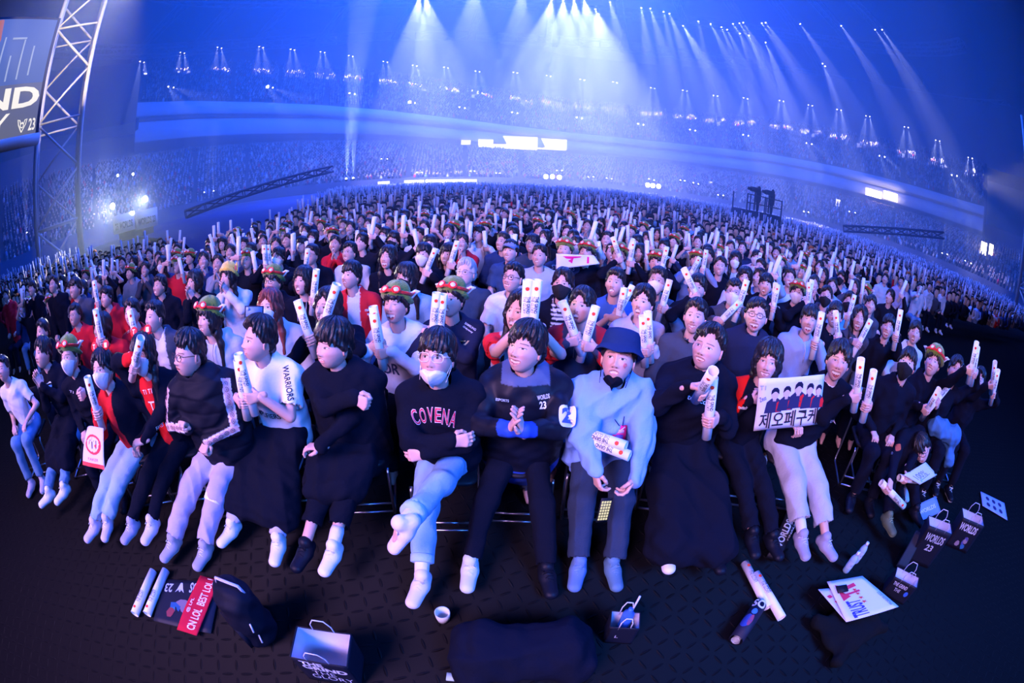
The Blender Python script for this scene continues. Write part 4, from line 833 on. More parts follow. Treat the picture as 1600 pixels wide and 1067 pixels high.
# woman, red top, tube
p = Person('person in white face mask and black cardigan over red printed shirt, raising one tube', hd(162, 578, 1.22), yaw=35, pitch=10, lod=0, hair='part', seed=13, group=R1)
grip(p, 0, 148, 642, 134, 594, fwd=.28); p.leg(0, foot(136, 845), toe=(0, -1, 0)); p.leg(1, foot(152, 848), toe=(.5, -1, 0)); p.rest(1); p.build_body()
def t_(s, V): return np.where((np.abs(V[:, 0]-s.N[0]+.02) < .085)[:, None]*((V[:, 1] < s.N[1]-.05)[:, None]), arr(.62, .02, .03), arr(*BLK))
p.top('cardigan', BLK, open_neck=.04, tint=t_); p.trousers(LDEN, M_DENIM, r=1.0); p.shoe(0, (.6, .55, .75)); p.shoe(1, (.6, .55, .75)); p.mask(); p.headband()
p.sticks('white cheering tube held upright by person in red printed shirt and white mask', T1G)
# scarf and headband
p = Person('person with long dark hair, white mask and red headband shading their eyes', hd(224, 556, 1.27), yaw=28, pitch=14, lod=0, hair='longfringe', seed=14, group=R1)
grip(p, 0, 205, 549, 216, 502, fwd=.16); p.arm(1, aty(218, 704, p.C[1]-.40), 'relax', up=(0, -.2, 1), fdir=(-.8, -.6, 0)); p.leg(0, foot(190, 860), toe=(0, -1, 0)); p.leg(1, foot(210, 900), toe=(.1, -1, 0)); p.build_body()
def t_(s, V): return np.where((np.abs(V[:, 0]-s.N[0]) < .07)[:, None]*((V[:, 1] < s.N[1]-.04)[:, None]), arr(.66, .015, .02), arr(*BLK))
p.top('jacket', BLK, tint=t_); p.trousers(BLK, r=.92); p.shoe(0, (.35, .36, .55)); p.shoe(1, (.62, .6, .8), sock=WHT); p.mask(); p.headband(); F4 = p
p.sticks('white cheering tube beside the raised hand of person with red round-eared headband', T1G)
for (x, y, w, h, t, c) in ((230, 612, .10, .035, 'T1 T1', (.8, .8, .85)), (238, 636, .07, .09, 'T', (.8, .78, .8)), (250, 665, .09, .03, 'FAKER', (.8, .8, .85))): pdecal('scarf_print', t, p.topo, p.cloth, x, y, w, h, c)
# puffer jacket with taped sleeves
p = Person('person with spiky black hair and glasses in black puffer jacket with pale taped sleeves', hd(296, 556, 1.30), yaw=58, pitch=8, lod=0, hair='crew', seed=15, group=R1, byaw=0, bulk=1.22, vol=1.4)
p.arm(0, p.hipc+arr(-.03, -.30, .26), 'fist', axis=(1, 0, 0), pole=(-1, .1, -.5)); p.arm(1, p.hipc+arr(.06, -.32, .17), 'fist', axis=(1, 0, 0), pole=(1, .1, -.5)); p.leg(0, foot(262, 862), toe=(-.1, -1, 0), pole=(-.3, -.5, 1)); p.leg(1, foot(318, 858), toe=(0, -1, 0)); p.build_body()
def t_(s, V):
    C = np.tile(arr(*BLK), (len(V), 1))
    for i, sg in ((0, -1), (1, 1)):
        E, Wt = s.arms[i]
        for a, b in ((s.S[i], E), (E, Wt)):
            d = b-a; L = np.linalg.norm(d); d = d/L; X = V-a; t = X@d; q = X-t[:, None]*d; side = nrm(np.cross(d, arr(0, -.3, -1.)) if 0 else arr(sg*.55, -.85, .1)-d*(d@arr(sg*.55, -.85, .1)))
            w = np.cross(d, side); rr = np.abs(q@w); m = (t > -.02) & (t < L+.02) & (q@side > 0) & (np.linalg.norm(q, axis=1) < .13)
            C[m & (rr < .030)] = (.75, .72, .85); C[m & (rr < .023)] = (.62, .40, .42)
    return C
p.top('puffer_jacket', BLK, M_PUFF, r=1.2, collar=True, tint=t_, folds=.014); p.trousers((.44, .40, .62), r=1.12); p.shoe(0, (.35, .36, .45)); p.shoe(1, (.35, .36, .45)); p.glasses((.05, .03, .05)); F5 = p
for i in (0, 1):
    E, Wt = p.arms[i]; sg = -1 if i == 0 else 1; bvh = BVHTree.FromPolygons([tuple(v) for v in p.cloth[0]], [tuple(map(int, q)) for q in p.cloth[1]])
    for a, b, n_ in ((p.S[i], E, 7), (E, Wt, 5)):
        for k in range(n_):
            q = a+(b-a)*(k+.5)/n_; d = nrm(b-a); sd = nrm(arr(sg*.55, -.85, .1)-d*(d@arr(sg*.55, -.85, .1))); an = np.linspace(0, 2*pi, 13)[:-1]; g2 = Geo(); r = bvh.ray_cast(Vector(q+sd*.3), Vector(-sd), .4)
            if r[0] is None: continue
            c = arr(*r[0])+sd*.004; w = np.cross(d, sd); g2.tube([c+.016*cos(t)*d+.013*sin(t)*w for t in an], .0016, 4, (.05, .02, .05), closed=True); g2.tube([c+d*.008, c-d*.006], .002, 4, (.05, .02, .05)); g2.obj('sleeve_emblem', M_INK, p.topo)
def tz(s, V):
    return None
for k in range(3):
    c = p.K[1]+(p.A[1]-p.K[1])*(.04+.055*k); d = nrm(p.A[1]-p.K[1]); g = Geo(); g.tube([c-d*.013, c-d*.012, c+d*.012, c+d*.013], [.084, .088, .087, .083], 26, (.85, .85, .92)); g.obj('leg_stripe', M_CLOTH, p.tro)
# white tee, two tubes
p = Person('person in white tee with black lettering down the sleeve, holding two tubes, looking sideways', hd(405, 533, 1.30), yaw=66, pitch=10, lod=0, hair='short', seed=16, group=R1, byaw=18, vol=1.3, expr=dict(mouth=.18))
grip(p, 0, 364, 633, 351, 556, fwd=.30); grip(p, 1, 393, 628, 374, 560, fwd=.30, pole=(.5, -.1, -1)); p.leg(0, foot(352, 842, .10), toe=(-.2, -1, 0)); p.leg(1, foot(430, 868, .10), toe=(.2, -1, 0)); p.build_body()
p.top('tee', (.78, .78, .84), short=True, r=1.08, rsl=1.25); p.trousers((.50, .48, .72), r=.95); p.shoe(0); p.shoe(1); F6 = p
p.sticks('white cheering tube, the % one of the pair held by person in white lettered tee', T1G)
pdecal('sleeve_lettering', 'WARRIORS', p.topo, p.cloth, 450, 598, .235, .045, (.02, .02, .03), rot=-84, offset=.02, front=.5)
pdecal('tee_lettering', 'AMPLIFIERS', p.topo, p.cloth, 415, 648, .24, .045, (.02, .02, .03), offset=.02, rot=-4, front=.4)
lap_cloth(p, 'black_coat_on_lap', 'black coat spread over the knees of person in white lettered tee', 'coat', low=.20, w=1.1)
g = Geo(); E, Wt = p.arms[0]; d = nrm(Wt-E); g.tube([Wt-d*.05, Wt-d*.03], .034, 14, (.02, .05, .12)); g.obj('wristband', M_PLAST, p.body)
# black hoodie, folded arm
p = Person('person with heavy black fringe in plain black hoodie, one hand on opposite arm', hd(522, 541, 1.29), yaw=50, pitch=6, lod=0, hair='fringe', seed=17, group=R1, byaw=8, bulk=1.2, vol=1.35, expr=dict(mouth=.14, gx=-.003, squint=.25), wide=1.04)
p.arm(0, aty(566, 627, p.C[1]-.28), 'fist', axis=(.3, .2, 1), pole=(-.7, -.5, -1), up=(0, -1, .2)); p.arm(1, aty(500, 700, p.C[1]-.30), 'relax', pole=(.9, -.1, -.8), fdir=(-1, -.2, 0))
p.leg(0, foot(452, 930), toe=(-.1, -1, 0)); p.leg(1, foot(492, 958), toe=(-.1, -1, 0), pole=(-.15, -.5, 1)); p.build_body(); p.top('hoodie', BLK, hood=True, r=1.12, length=.05); p.trousers(BLK, r=1.1, shorten=.13); p.shoe(0, BLK, BLK); p.shoe(1, sock=(.72, .70, .85)); F7 = p
lap_cloth(p, 'black_coat_on_lap', 'bunched black coat on the knees of person in plain black hoodie', 'coat', low=.44, w=1.12)
# lettered hoodie, crossed legs
p = Person('person in black hoodie with red arched college lettering, arms folded, legs crossed in jeans', hd(683, 560, 1.28), yaw=18, pitch=16, lod=0, hair='fringe', seed=18, group=R1, byaw=0, bulk=1.08, vol=1.15, expr=dict(mouth=.16, gx=-.002))
p.arm(1, aty(664, 710, p.C[1]-.22), 'relax', pole=(1, -.2, -.6), fdir=(-1, -.1, -.1), up=(0, -1, .3)); p.arm(0, aty(706, 690, p.C[1]-.20), 'relax', pole=(-1, -.2, -.6), fdir=(1, .1, .1), up=(0, -1, .3))
K = 1; p.leg(0, foot(655, 962), toe=(-.18, -1, -.02), pole=(-.1, -.6, 1)); A = aty(597, 858, 1.22); p.leg(1, A, pole=(.7, -.8, .7), toe=nrm(arr(-.55, -.35, -.75))); p.build_body()
p.top('hoodie', BLK, hood=True, r=1.08); p.trousers((.24, .42, .70), M_DENIM, cuff=((.36, .55, .82), (0, 1)), shorten=.12, r=1.05); p.shoe(0, (.70, .66, .84), (.74, .70, .88), sock=WHT); p.shoe(1, (.72, .68, .86), (.76, .72, .9), sock=WHT, dirz=None)
for k, ch in enumerate('COVENA'): pdecal('chest_lettering', ch, p.topo, p.cloth, 649+k*11.8, 652-5.5*sin((k)/5*pi)+k*.6, .037, .088+.004*abs(2.5-k), (.75, .70, .82), rot=16-6.5*k, off=.004, offset=.03); pdecal('chest_lettering', ch, p.topo, p.cloth, 649+k*11.8, 652-5.5*sin((k)/5*pi)+k*.6, .034, .080+.004*abs(2.5-k), (.60, .02, .07), rot=16-6.5*k, off=.0065)
p.mask(drop=.042); p.glasses((.75, .72, .8), r=.027, rim=.002, square=.7); F8 = p
# varsity jacket
p = Person('person in black varsity jacket with leather sleeves and blue cuffs, clapping and grimacing', hd(822, 546, 1.30), yaw=32, pitch=14, lod=0, hair='fringe', seed=19, group=R1, byaw=0, bulk=1.2, vol=1.2, expr=dict(mouth=.3, smile=.9, squint=.5))
p.clap(aty(808, 652, p.C[1]-.34), yaw=10, pole=1); p.leg(0, foot(722, 918), toe=(0, -1, 0), pole=(-.5, -.6, 1)); p.leg(1, foot(856, 905), toe=(.2, -1, 0), pole=(.3, -.6, 1)); p.build_body()
def t_(s, V):
    C = np.tile(arr(*BLK), (len(V), 1))
    for i in (0, 1):
        E, Wt = s.arms[i]; d = nrm(Wt-E); t = (V-Wt)@d; C[(t > -.065) & (np.linalg.norm(V-Wt, axis=1) < .10)] = (.02, .08, .55)
    C[(V[:, 2] > s.N[2]-.03) & (np.abs(V[:, 0]-s.N[0]) < .14)] = (.07, .10, .20); C[(V[:, 2] < s.hipc[2]-.06)] = (.02, .06, .35)
    return C
p.top('varsity_jacket', BLK, M_LEATH, r=1.15, hood=True, tint=t_, length=.02, folds=.01); p.trousers(BLK); p.shoe(0, (.6, .66, .75), sock=WHT); p.shoe(1, BLK, BLK); F9 = p
pdecal('jacket_lettering', 'WORLDS', p.topo, p.cloth, 849, 620, .075, .028, (.75, .75, .85), rot=8, offset=.02); pdecal('jacket_lettering', '23', p.topo, p.cloth, 848, 633, .04, .045, (.78, .78, .88), rot=4, offset=.03)
pdecal('jacket_patch', 'ESPORTS', p.topo, p.cloth, 785, 625, .08, .016, (.45, .6, .75), rot=2, offset=.02)
a = np.linspace(0, 2*pi, 25)[:-1]; RR = np.stack([.5*np.sign(np.cos(a))*np.abs(np.cos(a))**.5, .5*np.sign(np.sin(a))*np.abs(np.sin(a))**.5], 1); RT = (np.vstack([[0, 0], RR]), np.array([(0, i+1, (i+1) % 24+1) for i in range(24)]))
pdecal('sleeve_patch', '', p.topo, p.cloth, 886, 650, .105, .13, (.75, .76, .84), VT=RT, rot=-5, front=.75); pdecal('sleeve_patch', '2', p.topo, p.cloth, 885, 649, .06, .09, (.04, .10, .38), offset=.05, off=.009, rot=-5, front=.75)
g = Geo(); E, Wt = p.arms[0]; d = nrm(Wt-E); g.tube([Wt-d*.01, Wt+d*.012], .033, 14, (.7, .72, .8)); g.obj('wristwatch', M_PLAST, p.body)
# bucket hat, blue sweater
p = Person('person in navy bucket hat and light blue crewneck sweater, black mask under chin', hd(966, 563, 1.25), yaw=8, pitch=18, lod=0, hair='short', seed=20, group=R1, byaw=0, bulk=1.1, expr=dict(mouth=.13, gx=-.002, gz=.001), hs=1.1, hip=(.02, .14))
p.arm(0, aty(936, 772, p.C[1]-.50), 'relax', pole=(-1, .2, -.3), fdir=(.25, -.5, -1), up=(-1, -.3, 0)); p.arm(1, aty(988, 775, p.C[1]-.50), 'relax', pole=(1, .2, -.3), fdir=(-.5, -.4, -1), up=(1, -.3, 0))
p.leg(0, foot(905, 880), toe=(-.2, -1, 0), pole=(-.5, -.6, 1)); p.leg(1, foot(958, 880), toe=(.1, -1, 0), pole=(.2, -.6, 1)); p.build_body()
p.top('sweater', (.20, .38, .80), r=1.25, open_neck=.02, rsl=1.25, folds=.02, length=.02); p.trousers((.02, .035, .075), M_DENIM, r=1.1); p.shoe(0, (.12, .22, .45), (.2, .35, .6)); p.shoe(1, (.10, .2, .32), (.2, .32, .45))
p.mask(BLK, drop=.070); p.bucket(); F10 = p
g = Geo(); c = aty(967, 676, p.C[1]-.20); bvh, r = on_cloth(p.cloth, 967, 676); c = arr(*r[0])+arr(0, -.012, 0) if r[0] else c
for sg in (-1, 1): g.tube([p.N+arr(sg*.07, -.055, .0), p.N+arr(sg*.065, -.13, -.10), c+arr(sg*.01, -.004, .06)], .003, 5, (.02, .03, .08))
g.obj('lanyard_cord', M_CLOTH, p.topo); lg = Geo(); F_ = rot_to((0, -1, .25), (1, 0, 0)); lg.box(c, (.085, .11, .004), F_, (.75, .02, .25)); bb = lg.obj('lanyard_badge', M_PAPER, p.topo)
lg = Geo(); lg.box(c+F_@arr(.0, -.028, .003), (.05, .045, .003), F_, (.12, .06, .35)); lg.box(c+F_@arr(.0, .015, .003), (.055, .022, .003), F_, (.8, .5, .7)); lg.tube([c+F_@arr(-.03, .04, .004), c+F_@arr(.0, .02, .004), c+F_@arr(.032, .045, .004)], .004, 5, (.85, .75, .85)); lg.obj('badge_print', M_INK, bb)
g = Geo(); bvh = BVHTree.FromPolygons([tuple(v) for v in p.body.data.vertices.values() and [tuple(arr(*v.co)+p.base) for v in p.body.data.vertices]], [tuple(f.vertices) for f in p.body.data.polygons]); rr = bvh.ray_cast(Vector(EYE), Vector(ray(977, 571)), 10)
if rr[0]: q = arr(*rr[0]); x_, y_ = rot_to(rr[1], (1, 0, 0))[:, 0], rot_to(rr[1], (1, 0, 0))[:, 1]; t = np.linspace(0, 11, 40); g.tube([q+nrm(rr[1])*.002+(x_*cos(a)+y_*sin(a))*(.003+.0011*a) for a in t], .0012, 4, (.7, .02, .10)); g.obj('cheek_paint', M_INK, p.body)
for k, (x0, y0, x1, y1) in enumerate(((880, 690, 977, 697), (880, 700, 983, 712))):
    b_ = aty(x1, y1, p.C[1]-.34-.03*k); d = nrm(arr(.80, -.58, .03-.04*k)); stick(b_-d*.21, d, 'white cheering tube under the arm of person in blue sweater, the %s one' % ('upper', 'lower')[k], T1G)
# tracksuit
p = Person('person in black lettered tracksuit top, both fists raised, long black coat over legs', hd(1106, 546, 1.31), yaw=22, pitch=14, lod=0, hair='crew', seed=21, group=R1, byaw=0, bulk=1.28, vol=1.2, wide=1.08, expr=dict(mouth=.22, smile=.5, squint=.2))
grip(p, 0, 1082, 608, 1108, 560, fwd=.34, dt=-.25); grip(p, 1, 1121, 664, 1131, 580, fwd=.34); p.leg(0, foot(1040, 962), toe=(-.1, -1, 0), pole=(-.3, -.6, 1)); p.leg(1, foot(1130, 925), toe=(.1, -1, 0), pole=(.2, -.6, 1)); p.build_body()
p.top('track_jacket', BLK, r=1.12, collar=True, folds=.012); p.trousers(BLK, r=1.1); p.shoe(0); p.shoe(1, BLK, BLK); F11 = p
p.sticks('white cheering tube in the % fist of person in black lettered tracksuit', T1G)
pdecal('track_lettering', 'SK telecom', p.topo, p.cloth, 1086, 623, .26, .034, (.72, .72, .82), rot=-6, offset=.015, front=.8)
lap_cloth(p, 'long_black_coat', 'long black coat hanging to the floor over the knees beside the blue sweater', 'coat', low=.10, w=1.25)
for i in (0, 1): g = Geo(); E, Wt = p.arms[i]; d = nrm(Wt-E); g.tube([Wt-d*.035, Wt-d*.012], .034, 14, (.72, .72, .8) if i == 0 else (.3, .3, .35)); g.obj('wristwatch', M_PLAST, p.body)
# sign holder
p = Person('smiling person with black bob and fringe in black and red jersey, holding painted sign', hd(1199, 566, 1.22), yaw=2, pitch=8, lod=0, hair='bob', seed=22, group=R1, expr=dict(mouth=.2, smile=.8, squint=.35), bulk=.92)
p.arm(0, aty(1181, 630, p.C[1]-.20), 'grip', axis=(.0, -.2, 1)); p.arm(1, aty(1243, 676, p.C[1]-.22), 'grip', axis=(1, 0, 0.1), pole=(.3, .2, -1)); p.leg(0, foot(1188, 888), toe=(-.1, -1, 0), pole=(-.3, -.6, 1)); p.leg(1, foot(1216, 878), toe=(.1, -1, 0)); p.build_body()
def t_(s, V):
    C = np.tile(arr(*BLK), (len(V), 1)); E, Wt = s.arms[0]; d = E-s.S[0]; L = np.linalg.norm(d); d = d/L; X = V-s.S[0]; t = X@d; q = X-t[:, None]*d; m = (q@nrm(arr(-.5, -1, 0)) > .02) & (t > -.1) & (t < L) & (np.abs(q@np.cross(d, nrm(arr(-.5, -1, 0)))) < .035); C[m] = (.72, .015, .01)
    C[(V[:, 0] > s.N[0]+.11) & (V[:, 2] < s.hipc[2]+.05)] = (.62, .01, .01); return C
p.top('jersey', BLK, r=1.05, tint=t_); p.trousers(BLK); p.shoe(0, BLK, BLK); p.shoe(1, BLK, BLK); F12 = p
pdecal('jersey_lettering', 'twitch', p.topo, p.cloth, 1161, 637, .07, .024, (.7, .7, .75), rot=8, offset=.03)
# laughing, light trousers
p = Person('laughing person in black tee and wide pale grey trousers, a tube in each hand', hd(1309, 566, 1.30), yaw=-2, pitch=10, lod=0, hair='part', seed=23, group=R1, expr=dict(mouth=.8, smile=1, squint=.75), vol=1.2, hip=(-.10, .14))
grip(p, 0, 1338, 626, 1349, 545, fwd=.30, pole=(-.2, -.2, -1)); grip(p, 1, 1370, 630, 1386, 555, fwd=.28, pole=(.9, 0, -.7)); p.leg(0, foot(1262, 890), toe=(-.1, -1, 0), pole=(-.35, -.6, 1)); p.leg(1, foot(1296, 868), toe=(.2, -1, 0), pole=(.35, -.6, 1)); p.build_body()
p.top('long_sleeve_tee', BLK, r=1.05, hem=True); p.trousers((.42, .44, .54), r=1.28, shorten=.10); p.shoe(0, (.34, .33, .48), (.66, .66, .74), sock=WHT); p.shoe(1, (.34, .33, .48), (.66, .66, .74)); F13 = p
g = Geo(); g.tube([p.N+arr(.075*sin(a), .0-.068*cos(a), .0-.028*cos(a)) for a in np.linspace(-1.6, 1.6, 11)], .011, 8, (.75, .75, .8)); g.obj('white_collar', M_CLOTH, p.topo)
p.sticks('white cheering tube in the % hand of laughing person in pale trousers', T1G)
pdecal('shirt_lettering', 'com', p.topo, p.cloth, 1300, 658, .09, .03, (.45, .45, .6), rot=-6, offset=.01)
for i in (0,): g = Geo(); E, Wt = p.arms[i]; d = nrm(Wt-E); g.tube([Wt-d*.05, Wt-d*.0], .033, 14, (.75, .75, .85)); g.obj('wristwatch', M_PLAST, p.body)
# bending
C = aty(1440, 700, 1.78); p = Person('person with glasses bending forward over their bags, black jacket with round patch', C, yaw=-10, pitch=-24, roll=-42, lod=0, hair='fringe', seed=24, group=R1, hip=(-.05, .5), expr=dict(mouth=.25, squint=.6))
p.N = C+arr(-.04, .14, .04); p.S = [p.N+arr(-.19, .04, -.02), p.N+arr(.17, .04, .0)]; p.hipc = arr(C[0]-.1, C[1]+.42, .55); p.H = [p.hipc+arr(-.1, 0, 0), p.hipc+arr(.1, 0, 0)]; p.base = p.hipc*(1, 1, 0)
g1 = aty(1384, 778, 1.50); g2 = aty(1402, 772, 1.52); p.arm(0, g1, 'grip', axis=aty(1405, 800, 1.38)-g1, pole=(-1, -.1, .1)); p.arm(1, g2, 'grip', axis=aty(1455, 778, 1.42)-g2, pole=(1, 0, 0)); p.leg(0, foot(1388, 838), toe=(-.1, -1, 0), pole=(-.6, -.6, 1)); p.leg(1, foot(1440, 835), pole=(.4, -.6, 1)); p.build_body(); p.top('jacket', BLK, collar=False, cutn=False); p.trousers(BLK)
p.shoe(0, (.10, .13, .08), (.32, .36, .2)); p.shoe(1, BLK, BLK); p.glasses((.02, .02, .03)); F18 = p
p.sticks('white cheering tube in the % hand of person bending forward', T1G, slide=.12)
g = Geo(); E, Wt = p.arms[0]; d = nrm(Wt-E); g.tube([Wt-d*.05, Wt-d*.02], .034, 14, (.72, .75, .8)); g.obj('wristwatch', M_PLAST, p.body)
m_ = (p.S[0]+p.arms[0][0])/2; decal('round_patch', RT, p.topo, p.cloth, m_+nrm(EYE-m_)*.1, (1, 0, 0), .06, .06, (.55, .10, .04), n=nrm(EYE-m_)); decal('jacket_print', text_mesh('KIO'), p.topo, p.cloth, m_+nrm(EYE-m_)*.1+arr(-.02, 0, -.06), (1, 0, 0), .04, .02, (.6, .6, .7), n=nrm(EYE-m_))
# black mask
p = Person('person in black face mask and black jacket between laughing person and plush hat wearer', hd(1416, 571, 1.27), yaw=10, pitch=18, lod=0, hair='fringe', seed=25, group=R1)
p.build_body(); p.top('jacket', BLK, collar=True); p.trousers(BLK); p.shoe(0, BLK, BLK); p.shoe(1, BLK, BLK); p.mask((.015, .015, .02))
# plush hat right
p = Person('person in green plush hat with red goggles at right of front row, two tubes lowered', hd(1457, 568, 1.27), yaw=12, pitch=15, lod=0, hair='fringe', seed=26, group=R1, expr=dict(mouth=.4, smile=.6))
grip(p, 0, 1442, 643, 1462, 608, fwd=.3, dt=-.1); grip(p, 1, 1464, 646, 1495, 608, fwd=.3); p.build_body(); p.top('hoodie', BLK, hood=True); p.trousers(BLK); p.shoe(0, BLK, BLK); p.shoe(1, BLK, BLK); p.plush_hat()
p.sticks('white cheering tube in the % hand of plush hat wearer at right of front row', T1G)
# arms raised right
p = Person('person with long black hair stretching two tubes up, near right end of front row', hd(1492, 580, 1.27), yaw=-5, pitch=15, lod=0, hair='part', seed=27, group=R1, expr=dict(mouth=.5, smile=.8))
grip(p, 0, 1519, 570, 1529, 517, fwd=.30, pole=(.2, -.3, -1)); grip(p, 1, 1533, 573, 1542, 517, fwd=.30); p.build_body(); p.top('jacket', BLK); p.trousers(BLK); p.shoe(0); p.shoe(1, BLK)
p.sticks('white cheering tube, % one of pair stretched high near right end of front row', T1G); F16 = p
for i in (0,): g = Geo(); E, Wt = p.arms[i]; d = nrm(Wt-E); g.tube([Wt-d*.05, Wt-d*.02], .033, 14, (.72, .72, .8)); g.obj('wristwatch', M_PLAST, p.body)
o = blanket(p, [(p.hipc+arr(-.10, -.2, .16), p.hipc+arr(.16, -.34, .12), .14, .13, (1, 1, .8)), (p.hipc+arr(.14, -.36, .12), p.hipc+arr(.20, -.46, -.16), .11, .08, (1, .7, 1))], 'denim_jacket', (.05, .16, .34), mat=M_DENIM, folds=.02); tag(o, 'blue denim jacket lying over the knees near right end of front row', 'jacket')
p = Person('person in black printed sweatshirt at right end of front row, two tubes raised', hd(1528, 596, 1.20), yaw=5, pitch=10, lod=0, hair='short', seed=28, group=R1)
grip(p, 0, 1549, 600, 1554, 558, fwd=.3, pole=(0, -.2, -1)); grip(p, 1, 1559, 604, 1568, 562, fwd=.3); p.build_body(); p.top('sweatshirt', BLK); p.trousers(BLK); p.shoe(0, BLK); p.shoe(1, BLK)
p.sticks('white cheering tube, % one of pair at the right end of front row', T1G)
# ------------------------------------------------------------------ second and third rows, each person picked out
def jitter(): return random.random()-.5
R2 = 'spectators in the second row'; R3 = 'spectators in the third row'
GR = (.20, .21, .26); LG = (.48, .50, .58); LB = (.22, .42, .72); DG = (.05, .06, .09); BL = (.03, .08, .28); PK = (.45, .35, .5)
OPEN = dict(mouth=.75); LAUGH = dict(mouth=.9, smile=.9, squint=.8); SM = dict(mouth=.35, smile=.9, squint=.3); NE = dict(mouth=.15); O2 = dict(mouth=.4)
# px, py, yaw, hair, expression, garment, colour, extras, [(hand x, hand y, tip x, tip y)], description
T2 = [
 (67, 520, 55, 'short', OPEN, 'jacket', BLK, '', [], 'dark haired person in black jacket singing, at far left of second row'),
 (118, 494, 45, 'short', NE, 'tee', RED, 'gf', [], 'person with glasses in plain bright red shirt near left end of second row'),
 (160, 514, 60, 'bob', O2, 'jersey', RED, '', [(152, 528, 147, 505)], 'person with black bob hair in red jersey, second row left'),
 (207, 491, 30, 'short', SM, 'tee', (.5, .015, .03), '', [(222, 530, 214, 500)], 'smiling person in dark red tee with white neck print'),
 (242, 497, 60, 'short', O2, 'windbreaker', DG, '', [], 'person in profile wearing black windbreaker, before the plush hats'),
 (327, 500, 55, 'longfringe', NE, 'hoodie', LG, 'P', [], 'person with long black hair, pale grey hoodie and green plush hat'),
 (422, 482, 35, 'long', NE, 'denim_jacket', LG, 'mr', [], 'person with long reddish brown hair and white mask filming with a phone'),
 (512, 482, 45, 'long', NE, 'jacket', BLK, '', [(514, 508, 522, 482), (472, 530, 455, 478)], 'person with long straight black hair in black jacket, second row'),
 (619, 478, 30, 'fringe', LAUGH, 'sweatshirt', (.62, .64, .78), 'P', [(600, 555, 590, 500), (574, 548, 562, 490)], 'laughing person in plush hat and white sweatshirt waving two tubes'),
 (706, 470, 28, 'fringe', O2, 'jersey', (.015, .02, .05), 'P', [(668, 520, 672, 477), (682, 523, 686, 480)], 'person in plush hat and dark team jersey with gold chest emblem'),
 (812, 490, 35, 'long', OPEN, 'tee', (.5, .5, .6), 'w', [(822, 502, 829, 436), (838, 504, 842, 438)], 'person shouting behind two crossed tubes, red shoulders, second row'),
 (909, 480, 25, 'part', OPEN, 'hoodie', (.04, .05, .09), 'w', [(888, 540, 866, 482), (928, 548, 945, 492)], 'person shouting in dark hoodie with red shoulders, two tubes apart'),
 (1004, 474, 22, 'part', OPEN, 'jacket', (.42, .44, .58), '', [(1008, 552, 1005, 500), (1020, 553, 1018, 500)], 'shouting person in pale grey jacket holding two tubes together upright'),
 (1086, 497, 12, 'short', SM, 'coat', DG, '', [], 'smiling person in dark coat and scarf between grey jacket and big laugh'),
 (1181, 495, 5, 'short', LAUGH, 'sweater', (.015, .02, .05), 'gB', [], 'big person with round glasses laughing in navy sweater'),
 (1264, 502, 0, 'fringe', LAUGH, 'hoodie', (.25, .36, .62), '', [(1282, 535, 1292, 490)], 'laughing person in light blue hoodie with white strings, second row'),
 (1304, 494, 8, 'fringe', O2, 'jacket', BLK, 'g', [(1313, 520, 1310, 478)], 'person with glasses half hidden behind raised tubes, second row right'),
 (1342, 500, 5, 'long', LAUGH, 'jacket', DG, '', [(1336, 533, 1348, 510)], 'laughing person with long black hair, tube in front of chin'),
 (1387, 513, 10, 'fringe', LAUGH, 'jacket', BLK, '', [(1404, 520, 1411, 480)], 'laughing person in black suit jacket raising one tube, second row right'),
 (1429, 522, 8, 'part', OPEN, 'jacket', LG, '', [], 'person with dark parted hair and pale hood at right end of second row'),
]
